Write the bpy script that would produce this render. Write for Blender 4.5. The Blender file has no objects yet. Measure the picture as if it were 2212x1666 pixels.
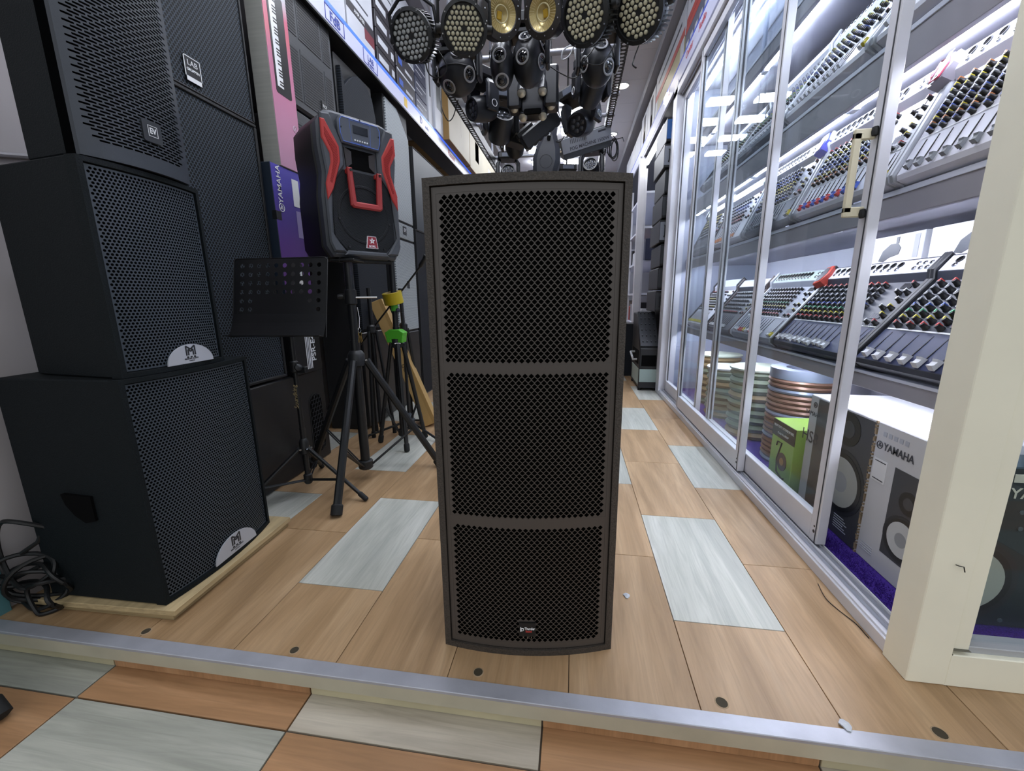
import bpy, math, random
from mathutils import Matrix, Vector
from math import sin, cos, pi, radians as rad
random.seed(7)
SC = bpy.context.scene
COL = SC.collection
# ---------------------------------------------------------------- camera
FPX, ROLL, PITCH, YAW = 882.74, -0.0106344, 0.2099441, 0.1507093
CAMLOC = Vector((-0.0052, 0.0369, 0.92298))
def cam_axes():
    B = Matrix(((1, 0, 0), (0, 0, -1), (0, 1, 0)))
    c, s = cos(YAW), sin(YAW); Ry = Matrix(((c, 0, s), (0, 1, 0), (-s, 0, c)))
    c, s = cos(PITCH), sin(PITCH); Rx = Matrix(((1, 0, 0), (0, c, -s), (0, s, c)))
    c, s = cos(ROLL), sin(ROLL); Rz = Matrix(((c, -s, 0), (s, c, 0), (0, 0, 1)))
    return Rz @ Rx @ Ry @ B
RC = cam_axes()
cam = bpy.data.cameras.new('camera'); camo = bpy.data.objects.new('camera', cam); COL.objects.link(camo)
cam.sensor_fit = 'HORIZONTAL'; cam.sensor_width = 36.0; cam.lens = FPX * 36.0 / 2212.0
cam.clip_start = 0.02
m3 = Matrix((RC[0], -RC[1], -RC[2])).transposed()
camo.matrix_world = Matrix.Translation(CAMLOC) @ m3.to_4x4()
SC.camera = camo
# ---------------------------------------------------------------- world, exposure
SC.view_settings.view_transform = 'Standard'; SC.view_settings.look = 'None'
SC.view_settings.gamma = 1.0; SC.view_settings.use_curve_mapping = False
SC.view_settings.exposure = 0.0
SC.cycles.max_bounces = 6; SC.cycles.diffuse_bounces = 3; SC.cycles.glossy_bounces = 3; SC.cycles.transparent_max_bounces = 12; SC.cycles.caustics_reflective = False; SC.cycles.caustics_refractive = False
W = bpy.data.worlds.new('world'); SC.world = W; W.use_nodes = True
W.node_tree.nodes['Background'].inputs[0].default_value = (0.92, 0.96, 1.0, 1)
W.node_tree.nodes['Background'].inputs[1].default_value = 0.9
# the open street side behind the photographer: bright shop-front awning light
def area(name, loc, rot, sx, sy, energy, col):
    l = bpy.data.lights.new(name, 'AREA'); l.shape = 'RECTANGLE'; l.size = sx; l.size_y = sy
    l.energy = energy; l.color = col
    o = bpy.data.objects.new(name, l); COL.objects.link(o); o.location = loc; o.rotation_euler = rot
    return o
PANEL_E = 40.0      # ceiling panels
STRIP_E = 58.0      # shelf strips
# ---------------------------------------------------------------- materials
MATS = {}
def rgb(h):
    h = h.lstrip('#'); c = [int(h[i:i + 2], 16) / 255 for i in (0, 2, 4)]
    return tuple(x / 12.92 if x <= .04045 else ((x + .055) / 1.055) ** 2.4 for x in c) + (1,)
def mat(name, col, rough=.5, metal=0., spec=.5, noise=None, bump=None, emit=0., coat=0.):
    """procedural principled material; noise=(scale, amount[, stretch]); bump=(scale, strength)"""
    if name in MATS: return MATS[name]
    m = bpy.data.materials.new(name); m.use_nodes = True; MATS[name] = m
    nt = m.node_tree; b = nt.nodes['Principled BSDF']
    c = rgb(col) if isinstance(col, str) else col
    b.inputs['Base Color'].default_value = c; b.inputs['Roughness'].default_value = rough
    b.inputs['Metallic'].default_value = metal; b.inputs['Specular IOR Level'].default_value = spec
    b.inputs['Coat Weight'].default_value = coat
    if emit:
        b.inputs['Emission Color'].default_value = c; b.inputs['Emission Strength'].default_value = emit
    tc = nt.nodes.new('ShaderNodeTexCoord')
    if noise:
        n = nt.nodes.new('ShaderNodeTexNoise'); n.inputs['Scale'].default_value = noise[0]; n.inputs['Detail'].default_value = 5
        src = tc.outputs['Object']
        if len(noise) > 2:
            mp = nt.nodes.new('ShaderNodeMapping'); mp.inputs['Scale'].default_value = noise[2]
            nt.links.new(src, mp.inputs[0]); src = mp.outputs[0]
        nt.links.new(src, n.inputs['Vector'])
        r = nt.nodes.new('ShaderNodeMapRange'); r.inputs[1].default_value = .3; r.inputs[2].default_value = .7
        r.inputs[3].default_value = 1 - noise[1]; r.inputs[4].default_value = 1 + noise[1]
        nt.links.new(n.outputs[0], r.inputs[0])
        mx = nt.nodes.new('ShaderNodeMix'); mx.data_type = 'RGBA'; mx.blend_type = 'MULTIPLY'; mx.inputs[0].default_value = 1
        mx.inputs[6].default_value = c; nt.links.new(r.outputs[0], mx.inputs[7]); nt.links.new(mx.outputs[2], b.inputs['Base Color'])
    if bump:
        n = nt.nodes.new('ShaderNodeTexNoise'); n.inputs['Scale'].default_value = bump[0]; n.inputs['Detail'].default_value = 3
        nt.links.new(tc.outputs['Object'], n.inputs['Vector'])
        bp = nt.nodes.new('ShaderNodeBump'); bp.inputs['Strength'].default_value = bump[1]; bp.inputs['Distance'].default_value = .002
        nt.links.new(n.outputs[0], bp.inputs['Height']); nt.links.new(bp.outputs[0], b.inputs['Normal'])
    return m
def wood(name, c1, c2, c3, scale=1.0):
    """wood-look porcelain: long streaks along local y, shifted per object"""
    if name in MATS: return MATS[name]
    m = bpy.data.materials.new(name); m.use_nodes = True; MATS[name] = m
    nt = m.node_tree; b = nt.nodes['Principled BSDF']; L = nt.links
    tc = nt.nodes.new('ShaderNodeTexCoord'); oi = nt.nodes.new('ShaderNodeObjectInfo')
    ml = nt.nodes.new('ShaderNodeMath'); ml.operation = 'MULTIPLY'; ml.inputs[1].default_value = 37.0
    L.new(oi.outputs['Random'], ml.inputs[0])
    ad = nt.nodes.new('ShaderNodeVectorMath'); ad.operation = 'ADD'
    L.new(tc.outputs['Object'], ad.inputs[0]); L.new(ml.outputs[0], ad.inputs[1])
    def streak(sx, sy, detail, dist):
        mp = nt.nodes.new('ShaderNodeMapping'); mp.inputs['Scale'].default_value = (sx * scale, sy * scale, 1)
        L.new(ad.outputs[0], mp.inputs[0])
        n = nt.nodes.new('ShaderNodeTexNoise'); n.inputs['Scale'].default_value = 1; n.inputs['Detail'].default_value = detail
        n.inputs['Distortion'].default_value = dist; L.new(mp.outputs[0], n.inputs['Vector']); return n
    n1 = streak(8, .8, 4, 1.6); n2 = streak(46, 2.6, 5, 3.0)
    r = nt.nodes.new('ShaderNodeValToRGB'); L.new(n1.outputs[0], r.inputs[0])
    e = r.color_ramp.elements; e[0].position = .32; e[0].color = rgb(c1); e[1].position = .68; e[1].color = rgb(c2)
    x = e.new(.5); x.color = rgb(c3)
    mr = nt.nodes.new('ShaderNodeMapRange'); mr.inputs[1].default_value = .3; mr.inputs[2].default_value = .62
    mr.inputs[3].default_value = .88; mr.inputs[4].default_value = 1.05; L.new(n2.outputs[0], mr.inputs[0])
    mx = nt.nodes.new('ShaderNodeMix'); mx.data_type = 'RGBA'; mx.blend_type = 'MULTIPLY'; mx.inputs[0].default_value = 1
    L.new(r.outputs[0], mx.inputs[6]); L.new(mr.outputs[0], mx.inputs[7])
    hv = nt.nodes.new('ShaderNodeHueSaturation'); L.new(mx.outputs[2], hv.inputs['Color'])
    m2 = nt.nodes.new('ShaderNodeMapRange'); m2.inputs[3].default_value = .93; m2.inputs[4].default_value = 1.05
    L.new(oi.outputs['Random'], m2.inputs[0]); L.new(m2.outputs[0], hv.inputs['Value'])
    L.new(hv.outputs[0], b.inputs['Base Color']); b.inputs['Roughness'].default_value = .46
    return m
def perf(name, col, hole, px, pz, r, rough=.5, sx=1.0):
    """sheet punched with staggered holes too fine to model: pattern in local x / z"""
    if name in MATS: return MATS[name]
    m = bpy.data.materials.new(name); m.use_nodes = True; MATS[name] = m
    nt = m.node_tree; b = nt.nodes['Principled BSDF']; L = nt.links
    tc = nt.nodes.new('ShaderNodeTexCoord')
    sep = nt.nodes.new('ShaderNodeSeparateXYZ'); L.new(tc.outputs['Object'], sep.inputs[0])
    cmb = nt.nodes.new('ShaderNodeCombineXYZ'); L.new(sep.outputs[0], cmb.inputs[0]); L.new(sep.outputs[2], cmb.inputs[1])
    sc = nt.nodes.new('ShaderNodeVectorMath'); sc.operation = 'MULTIPLY'; sc.inputs[1].default_value = (1 / px, 1 / pz, 0)
    L.new(cmb.outputs[0], sc.inputs[0])
    def dist(off):
        a = nt.nodes.new('ShaderNodeVectorMath'); a.operation = 'ADD'; a.inputs[1].default_value = (off + 100, off + 100, 0); L.new(sc.outputs[0], a.inputs[0])
        fr = nt.nodes.new('ShaderNodeVectorMath'); fr.operation = 'FRACTION'; L.new(a.outputs[0], fr.inputs[0])
        s = nt.nodes.new('ShaderNodeVectorMath'); s.operation = 'SUBTRACT'; s.inputs[1].default_value = (.5, .5, 0); L.new(fr.outputs[0], s.inputs[0])
        q = nt.nodes.new('ShaderNodeVectorMath'); q.operation = 'MULTIPLY'; q.inputs[1].default_value = (sx, pz / px, 0); L.new(s.outputs[0], q.inputs[0])
        ln = nt.nodes.new('ShaderNodeVectorMath'); ln.operation = 'LENGTH'; L.new(q.outputs[0], ln.inputs[0]); return ln
    a, c = dist(0), dist(.5)
    mn = nt.nodes.new('ShaderNodeMath'); mn.operation = 'MINIMUM'; L.new(a.outputs['Value'], mn.inputs[0]); L.new(c.outputs['Value'], mn.inputs[1])
    lt = nt.nodes.new('ShaderNodeMapRange'); lt.inputs[1].default_value = r * .85; lt.inputs[2].default_value = r * 1.12; L.new(mn.outputs[0], lt.inputs[0])
    mx = nt.nodes.new('ShaderNodeMix'); mx.data_type = 'RGBA'; mx.inputs[6].default_value = rgb(hole); mx.inputs[7].default_value = rgb(col)
    L.new(lt.outputs[0], mx.inputs[0]); L.new(mx.outputs[2], b.inputs['Base Color']); b.inputs['Roughness'].default_value = rough + .15; b.inputs['Specular IOR Level'].default_value = .22
    bp = nt.nodes.new('ShaderNodeBump'); bp.inputs['Strength'].default_value = .35; bp.inputs['Distance'].default_value = .001
    L.new(lt.outputs[0], bp.inputs['Height']); L.new(bp.outputs[0], b.inputs['Normal'])
    return m
def glassmat(name, tint='#f7fafb', ior=1.45):
    if name in MATS: return MATS[name]
    m = bpy.data.materials.new(name); m.use_nodes = True; MATS[name] = m
    nt = m.node_tree; nt.nodes.remove(nt.nodes['Principled BSDF']); out = nt.nodes['Material Output']
    t = nt.nodes.new('ShaderNodeBsdfTransparent'); t.inputs[0].default_value = rgb(tint)
    g = nt.nodes.new('ShaderNodeBsdfGlossy'); g.inputs['Roughness'].default_value = .01
    lw = nt.nodes.new('ShaderNodeLayerWeight'); lw.inputs[0].default_value = .5
    pw = nt.nodes.new('ShaderNodeMath'); pw.operation = 'POWER'; pw.inputs[1].default_value = 5; nt.links.new(lw.outputs['Facing'], pw.inputs[0])
    fr = nt.nodes.new('ShaderNodeMath'); fr.operation = 'MULTIPLY_ADD'; fr.inputs[1].default_value = .45; fr.inputs[2].default_value = .03; nt.links.new(pw.outputs[0], fr.inputs[0])
    mx = nt.nodes.new('ShaderNodeMixShader'); nt.links.new(fr.outputs[0], mx.inputs[0])
    nt.links.new(t.outputs[0], mx.inputs[1]); nt.links.new(g.outputs[0], mx.inputs[2]); nt.links.new(mx.outputs[0], out.inputs[0])
    return m
def emitter(name, col, e):
    if name in MATS: return MATS[name]
    m = mat(name, col, .5, emit=e); return m
# ---------------------------------------------------------------- mesh builder
class MB:
    def __init__(s): s.v = []; s.f = []; s.mi = []; s.T = None; s.m = 0
    def add(s, vs, fs):
        o = len(s.v)
        if s.T is not None: vs = [tuple(s.T @ Vector(v)) for v in vs]
        s.v += [tuple(v) for v in vs]; s.f += [tuple(i + o for i in f) for f in fs]; s.mi += [s.m] * len(fs); return s
    def box(s, x0, x1, y0, y1, z0, z1, b=0.):
        if b <= 0:
            vs = [(x, y, z) for z in (z0, z1) for y in (y0, y1) for x in (x0, x1)]
            return s.add(vs, [(0, 2, 3, 1), (4, 5, 7, 6), (0, 1, 5, 4), (2, 6, 7, 3), (0, 4, 6, 2), (1, 3, 7, 5)])
        b = min(b, (x1 - x0) * .49, (y1 - y0) * .49, (z1 - z0) * .49)
        X, Y, Z = (x0, x1), (y0, y1), (z0, z1); vs = []; ix = {}
        for i in (0, 1):
            for j in (0, 1):
                for k in (0, 1):
                    sx, sy, sz = (1, -1)[i], (1, -1)[j], (1, -1)[k]
                    for a in range(3):
                        p = [X[i], Y[j], Z[k]]
                        if a != 0: p[0] += sx * b
                        if a != 1: p[1] += sy * b
                        if a != 2: p[2] += sz * b
                        ix[i, j, k, a] = len(vs); vs.append(tuple(p))
        fs = []
        def q(l, flip): fs.append(tuple(l[::-1]) if flip else tuple(l))
        for i in (0, 1):
            q([ix[i, 0, 0, 0], ix[i, 1, 0, 0], ix[i, 1, 1, 0], ix[i, 0, 1, 0]], i == 0)
            q([ix[0, i, 0, 1], ix[0, i, 1, 1], ix[1, i, 1, 1], ix[1, i, 0, 1]], i == 0)
            q([ix[0, 0, i, 2], ix[1, 0, i, 2], ix[1, 1, i, 2], ix[0, 1, i, 2]], i == 0)
        for i in (0, 1):
            for j in (0, 1):
                fl = (i + j) % 2 == 0
                q([ix[i, j, 0, 0], ix[i, j, 0, 1], ix[i, j, 1, 1], ix[i, j, 1, 0]], not fl)
                q([ix[i, 0, j, 0], ix[i, 0, j, 2], ix[i, 1, j, 2], ix[i, 1, j, 0]], fl)
                q([ix[0, i, j, 1], ix[0, i, j, 2], ix[1, i, j, 2], ix[1, i, j, 1]], not fl)
                for k in (0, 1):
                    q([ix[i, j, k, 0], ix[i, j, k, 1], ix[i, j, k, 2]], (i + j + k) % 2 == 1)
        return s.add(vs, fs)
    def rings(s, rings, closed=True, cap0=True, cap1=True):
        n = len(rings[0]); vs = [p for r in rings for p in r]; fs = []
        for k in range(len(rings) - 1):
            for i in range(n if closed else n - 1):
                j = (i + 1) % n; fs.append((k * n + i, k * n + j, (k + 1) * n + j, (k + 1) * n + i))
        if cap0: fs.append(tuple(range(n))[::-1])
        if cap1: fs.append(tuple(range((len(rings) - 1) * n, len(rings) * n)))
        return s.add(vs, fs)
    def cyl(s, p0, p1, r0, r1=None, n=12, cap=True):
        r1 = r0 if r1 is None else r1; p0 = Vector(p0); p1 = Vector(p1); d = (p1 - p0).normalized()
        a = d.cross(Vector((0, 0, 1)) if abs(d.z) < .9 else Vector((1, 0, 0))).normalized(); b = d.cross(a)
        R = lambda p, r: [tuple(p + (a * cos(2 * pi * i / n) + b * sin(2 * pi * i / n)) * r) for i in range(n)]
        return s.rings([R(p0, r0), R(p1, r1)], True, cap, cap)
    def lathe(s, prof, p0=(0, 0, 0), axis=(0, 0, 1), n=24, cap=True):
        """prof = [(radius, height)] along axis from p0"""
        p0 = Vector(p0); d = Vector(axis).normalized()
        a = d.cross(Vector((0, 0, 1)) if abs(d.z) < .9 else Vector((1, 0, 0))).normalized(); b = d.cross(a)
        rs = [[tuple(p0 + d * h + (a * cos(2 * pi * i / n) + b * sin(2 * pi * i / n)) * max(r, 1e-5)) for i in range(n)] for r, h in prof]
        return s.rings(rs, True, cap, cap)
    def tube(s, pts, r, n=8, closed=False):
        pts = [Vector(p) for p in pts]; N = len(pts); up = None; rs = []
        for i, p in enumerate(pts):
            if closed: t = pts[(i + 1) % N] - pts[i - 1]
            else: t = pts[min(i + 1, N - 1)] - pts[max(i - 1, 0)]
            t = t.normalized() if t.length > 1e-9 else Vector((0, 0, 1))
            if up is None: up = t.cross(Vector((0, 0, 1)) if abs(t.z) < .9 else Vector((1, 0, 0))).normalized()
            up = (up - t * up.dot(t)); up = up.normalized() if up.length > 1e-6 else t.orthogonal().normalized()
            b = t.cross(up); rs.append([tuple(p + (up * cos(2 * pi * k / n) + b * sin(2 * pi * k / n)) * r) for k in range(n)])
        if closed: rs.append(rs[0])
        return s.rings(rs, True, not closed, not closed)
    def prism(s, poly, a0, a1, ax='y', b=0.):
        """poly of 2-D points extruded along ax; the two other axes in order (y: x,z; x: y,z; z: x,y)"""
        def P(u, v, w): return {'y': (u, w, v), 'x': (w, u, v), 'z': (u, v, w)}[ax]
        if sum(poly[i - 1][0] * poly[i][1] - poly[i][0] * poly[i - 1][1] for i in range(len(poly))) < 0: poly = poly[::-1]
        def ins(d):
            n = len(poly); o = []
            for i in range(n):
                p0, p, p1 = Vector(poly[i - 1]), Vector(poly[i]), Vector(poly[(i + 1) % n])
                e0 = (p - p0).normalized(); e1 = (p1 - p).normalized(); n0 = Vector((-e0.y, e0.x)); n1 = Vector((-e1.y, e1.x))
                k = max(.3, 1 + n0.dot(n1)); o.append(p + (n0 + n1) * (d / k))
            return o
        if b > 0:
            i = ins(b); rs = [[P(p[0], p[1], w) for p in q] for q, w in ((i, a0), (poly, a0 + b), (poly, a1 - b), (i, a1))]
        else: rs = [[P(p[0], p[1], w) for p in poly] for w in (a0, a1)]
        if ax == 'y': rs = [r[::-1] for r in rs]
        return s.rings(rs)
    def ell(s, c, r, n=20, m=12):
        rs = []
        for k in range(1, m):
            t = pi * k / m; rs.append([(c[0] + r[0] * sin(t) * cos(2 * pi * i / n), c[1] + r[1] * sin(t) * sin(2 * pi * i / n), c[2] - r[2] * cos(t)) for i in range(n)])
        return s.rings(rs)
    def torus(s, c, axis, R, r, n=28, k=8, sc=1.0):
        c = Vector(c); d = Vector(axis).normalized(); a = d.cross(Vector((0, 0, 1)) if abs(d.z) < .9 else Vector((1, 0, 0))).normalized(); b = d.cross(a)
        rs = []
        for i in range(n + 1):
            t = 2 * pi * i / n; e = a * cos(t) + b * sin(t)
            rs.append([tuple(c + e * (R + r * cos(2 * pi * j / k)) + d * (r * sc * sin(2 * pi * j / k))) for j in range(k)])
        return s.rings(rs, True, False, False)
    def build(s, name, mats, parent=None, smooth=True, ang=35, loc=None, rot=None):
        me = bpy.data.meshes.new(name); me.from_pydata(s.v, [], s.f)
        if not isinstance(mats, (list, tuple)): mats = [mats]
        for m in mats: me.materials.append(m)
        if max(s.mi, default=0) > 0: me.polygons.foreach_set('material_index', s.mi)
        if smooth:
            me.shade_smooth(); me.set_sharp_from_angle(angle=rad(ang))
        me.update()
        return link(name, me, parent, loc, rot)
def link(name, data, parent=None, loc=None, rot=None):
    o = bpy.data.objects.new(name, data); COL.objects.link(o)
    if parent is not None: o.parent = parent
    if loc is not None: o.location = loc
    if rot is not None: o.rotation_euler = rot
    return o
def tag(o, label, cat, group=None):
    o['label'] = label; o['category'] = cat
    if group: o['group'] = group
    return o
def thing(name, label, cat, loc=(0, 0, 0), rz=0., group=None, rot=None):
    o = bpy.data.objects.new(name, None); COL.objects.link(o); o.empty_display_size = .05
    o.location = loc; o.rotation_euler = rot if rot is not None else (0, 0, rz)
    return tag(o, label, cat, group)
def struct(o): o['kind'] = 'structure'; return o
def boxp(name, m, parent, x0, x1, y0, y1, z0, z1, b=.002, mm=None):
    return MB().box(x0, x1, y0, y1, z0, z1, b).build(name, m, parent)
_txt = {}
def text(s, size, m, parent, loc, rot=(pi / 2, 0, 0), name='lettering', ext=.0004, align='CENTER', sx=1.0, bold=0.):
    k = (s, size, ext, align, sx, bold)
    if k not in _txt:
        cu = bpy.data.curves.new('t', 'FONT'); cu.body = s; cu.size = size; cu.extrude = ext; cu.align_x = align; cu.align_y = 'CENTER'
        cu.resolution_u = 3; cu.offset = bold
        o = bpy.data.objects.new('t', cu); COL.objects.link(o)
        dg = bpy.context.evaluated_depsgraph_get(); me = bpy.data.meshes.new_from_object(o.evaluated_get(dg))
        bpy.data.objects.remove(o); bpy.data.curves.remove(cu)
        me.transform(Matrix.Diagonal((sx, 1, 1, 1))); me.name = name; _txt[k] = me
    me = _txt[k]
    if me.materials and me.materials[0] != m: me = me.copy(); me.materials.clear()
    if not me.materials: me.materials.append(m)
    return link(name, me, parent, loc, rot)
FRONT = (pi / 2, 0, 0)
def rrect(x0, x1, z0, z1, r, n=5):
    o = []
    for cx, cz, a in ((x1 - r, z0 + r, -pi / 2), (x1 - r, z1 - r, 0), (x0 + r, z1 - r, pi / 2), (x0 + r, z0 + r, pi)):
        o += [(cx + r * cos(a + pi / 2 * i / n), cz + r * sin(a + pi / 2 * i / n)) for i in range(n + 1)]
    return o
# common materials
BLK = mat('black_paint', '#16181b', .55, bump=(400, .25))
BLKM = mat('black_metal', '#15171a', .38, .0, .5)
BLKP = mat('black_plastic', '#191b1e', .45)
DARK = mat('dark_void', '#050506', .9, spec=.1)
GREYP = mat('charcoal_plastic', '#34373c', .5, bump=(500, .2))
WHITE = mat('white_print', '#e9ebee', .5)
CHROME = mat('chrome', '#d8dadd', .18, 1.)
ALU = mat('aluminium', '#b9bcc4', .35, .85)
RUB = mat('rubber', '#101113', .75)
# ================================================================ the setting
TAN = wood('tan_wood_tile', '#967856', '#b69875', '#a68764')
LIGHTT = wood('pale_wood_tile', '#a0a199', '#c0c0b8', '#b0b1a8')
ORNG = wood('orange_wood_tile', '#997350', '#b88f69', '#a9805b')
GROUT = mat('grout', '#5d5348', .9)
fl = struct(MB().box(-2.3, 3.2, .83, 9.2, -.2, -.006).build('floor', GROUT))
tile_mesh = {}
def tile(x0, x1, y0, y1, z, m, parent, gap=.0009):
    k = (round(x1 - x0, 4), round(y1 - y0, 4), m.name)
    if k not in tile_mesh:
        w, d = (x1 - x0) / 2 - gap, (y1 - y0) / 2 - gap
        me_o = MB().box(-w, w, -d, d, -.012, 0, .0008).build('tile', m, parent, smooth=False); tile_mesh[k] = me_o.data
    else: me_o = link('tile', tile_mesh[k], parent)
    me_o.location = ((x0 + x1) / 2, (y0 + y1) / 2, z)
    return me_o
for i in range(-4, 8):
    x0, x1 = -.9 + .3 * i, -.6 + .3 * i
    ph = 1.117 if i % 2 == 0 else 1.417
    ys = [.845] + [ph + .6 * k for k in range(-1, 10) if .86 < ph + .6 * k < 6.8]
    for a, b in zip(ys[:-1], ys[1:]):
        c = (a + b) / 2
        k = round((c - (1.417 if i % 2 == 0 else 2.317)) / .6)
        lightt = (k % 3 == 0) and a > .9
        tile(x0, x1, a, b, 0, LIGHTT if lightt else TAN, fl)
fb = struct(MB().box(-2.3, 3.2, 6.2, 9.2, -.01, -.0005).build('floor', TAN))
# bolt holes drilled in the tiles
HOLE = mat('drilled_hole', '#3b3426', .9); CHIP = mat('chipped_rim', '#a28c70', .9)
for x, y, r in ((-1.20, .868, .011), (-.733, .868, .011), (-.226, .872, .0115), (.352, .873, .013), (.79, .866, .013)):
    h = MB().lathe([(r + .0025, .0002), (r + .001, .0012), (r, .0012), (r, .0004)], n=14, cap=False).build('hole_rim', CHIP, fl, loc=(x, y, 0))
    MB().lathe([(0, .0005), (r * .75, .0006), (r + .0005, .0008)], n=14, cap=False).build('bolt_hole', HOLE, fl, loc=(x, y, 0))
# lower step outside
def ltile(x0, x1, y0, y1, z, m, parent):
    o = tile(-(y1 - y0) / 2, (y1 - y0) / 2, -(x1 - x0) / 2, (x1 - x0) / 2, z, m, parent, .0022); o.rotation_euler = (0, 0, pi / 2); o.location = ((x0 + x1) / 2, (y0 + y1) / 2, z)
fo = struct(MB().box(-2.6, 3.2, -.6, .83, -.2, -.081).build('floor', GROUT))
struct(MB().box(-9, 9, -9, -.6, -.25, -.09).build('floor', mat('unseen_paving', '#7d7a74', .85, noise=(3, .1))))  # unseen ground in front, added to block world light from below
PALEB = wood('beige_wood_tile', '#a99f8f', '#c3bbab', '#b6ad9d')
LOWL = wood('dimmed_pale_tile', '#8f9087', '#adada2', '#9e9f94')  # pale tile colour darkened to offset the stronger world light on the step
low = {(-3, 1): LOWL, (-2, 1): LOWL, (-1, 1): ORNG, (0, 1): PALEB, (1, 1): ORNG, (2, 1): PALEB, (3, 1): ORNG, (4, 1): LOWL}
for i in range(-3, 5):
    xa = -.66 + .6 * i - .0
    ltile(xa, xa + .6, .725, .826, -.075, low[i, 1], fo)
    for j in range(0, 4):
        mm = LOWL if (i + j) % 2 == 1 else ORNG
        if j == 0 and i == -3: mm = ORNG
        if j == 0 and i == 1: mm = ORNG
        ltile(xa, xa + .6, .425 - .3 * j, .725 - .3 * j, -.075, mm, fo)
# step edging and riser
EDGE = mat('step_edging', '#a9abb4', .42, .3, noise=(9, .12), bump=(120, .15))
EDGEC = mat('step_edging_face', '#b0ab98', .55, noise=(6, .12))
t1 = struct(MB().box(-2.3, 3.2, .807, .846, -.006, .0035, .0015).build('trim_1', EDGE))
struct(MB().box(-2.3, 3.2, .8075, .812, -.043, -.0045, .001).build('trim_2', EDGEC))
rs_ = struct(MB().box(-2.3, 3.2, .824, .84, -.09, -.006).build('trim_3', GROUT))
RIS = mat('cream_riser_tile', '#b9b091', .55, noise=(8, .1))
for i in range(-3, 5):
    xa = -.66 + .6 * i
    MB().box(xa + .002, xa + .598, .818, .826, -.0745, -.007, .001).build('tile', (RIS if i % 2 == 0 else ORNG), rs_, smooth=False)
# left wall with teal corner at the entrance
WALL = mat('left_wall_paint', '#b3aeb0', .7, noise=(2.5, .06)); TEAL = mat('teal_paint', '#4f7f86', .6, noise=(3, .08))
wl = struct(MB().box(-1.95, -1.72, .83, 1.30, 0, 3.4).build('wall_left', WALL)); struct(MB().box(-2.1, -1.92, 1.30, 9.2, 0, 3.4).build('wall_left', WALL))
struct(MB().box(-1.9, -1.70, .3, .885, -.2, .275, .002).build('wall_left', TEAL))
struct(MB().box(-1.9, -1.712, .3, .885, .275, 3.4, .002).build('wall_left', WALL))
MB().cyl((-1.712, .86, 1.30), (-1.712, 1.5, 1.44), .008, n=8).build('conduit', mat('conduit_grey', '#8d8b90', .5), wl)
# ceiling with panel joints, cornice
CEIL = mat('ceiling_panel', '#d6d6dc', .8, noise=(1.2, .04)); CORN = mat('cornice', '#9a9ba2', .7)
cl = struct(MB().box(-2.3, 3.2, .8, 9.2, 3.42, 3.5).build('ceiling', mat('ceiling_gap', '#6d6e75', .9)))
pm = None
for ix in range(-2, 3):
    for iy in range(0, 14):
        x, y = ix * .6 + .18, 1.1 + iy * .6
        if pm is None:
            p = MB().box(-.2985, .2985, -.2985, .2985, 3.405, 3.43, .001).build('panel', CEIL, cl, smooth=False); pm = p.data
        else: p = link('panel', pm, cl)
        p.location = (x, y, 0)
struct(MB().box(.78, .98, .8, 9.2, 3.33, 3.43, .01).build('trim_4', CORN))
struct(MB().box(-1.9, -1.32, .8, 9.2, 3.36, 3.43, .01).build('trim_5', CORN))
FARW = mat('far_wall_paint', '#a9abb5', .8)
struct(MB().box(-2.3, 3.2, 9.2, 9.3, 0, 3.5).build('wall_back', FARW))
struct(MB().box(1.62, 1.7, 1.06, 9.2, 0, 3.5).build('wall_right', mat('case_back', '#d6daea', .6)))
struct(MB().box(-2.3, 3.2, .78, .86, 3.02, 3.5).build('wall_front', FARW))
# ceiling light panels
PAN = emitter('ceiling_panel_light', '#f2f6ff', PANEL_E)
FRM = mat('light_frame', '#d5d7db', .5)
k = 0
for y in (1.3, 2.0, 2.7, 3.4, 6.25, 6.9, 7.6, 8.3):
    for x in (-.68, -.10):
        t = thing('ceiling_light', ('rectangular white ceiling light, %s row, %s from the entrance' % ('left' if x < -.5 else 'right', ('first', 'second', 'third', 'fourth', 'fifth', 'sixth', 'seventh', 'last')[k // 2])), 'ceiling light', (x, y, 3.40), 0, 'rectangular ceiling lights')
        MB().box(-.16, .16, -.11, .11, -.02, .004, .003).build('frame', FRM, t)
        MB().box(-.145, .145, -.095, .095, -.05, -.019).build('diffuser', PAN, t, smooth=False)
        k += 1
for i, (x, y) in enumerate(((.51, 5.7), (.52, 7.2))):
    t = thing('downlight', 'round recessed downlight %s the right-hand cornice' % ('nearer, beside' if i == 0 else 'farther, beside'), 'downlight', (x, y, 3.405), 0, 'round ceiling downlights')
    MB().lathe([(.085, 0), (.085, -.012), (.07, -.014), (.07, -.004)], n=20).build('trim_ring', FRM, t)
    MB().lathe([(.0, -.010), (.068, -.010), (.068, -.004)], n=20).build('lamp', emitter('downlight_lamp', '#fff4e0', 40), t)
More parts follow.
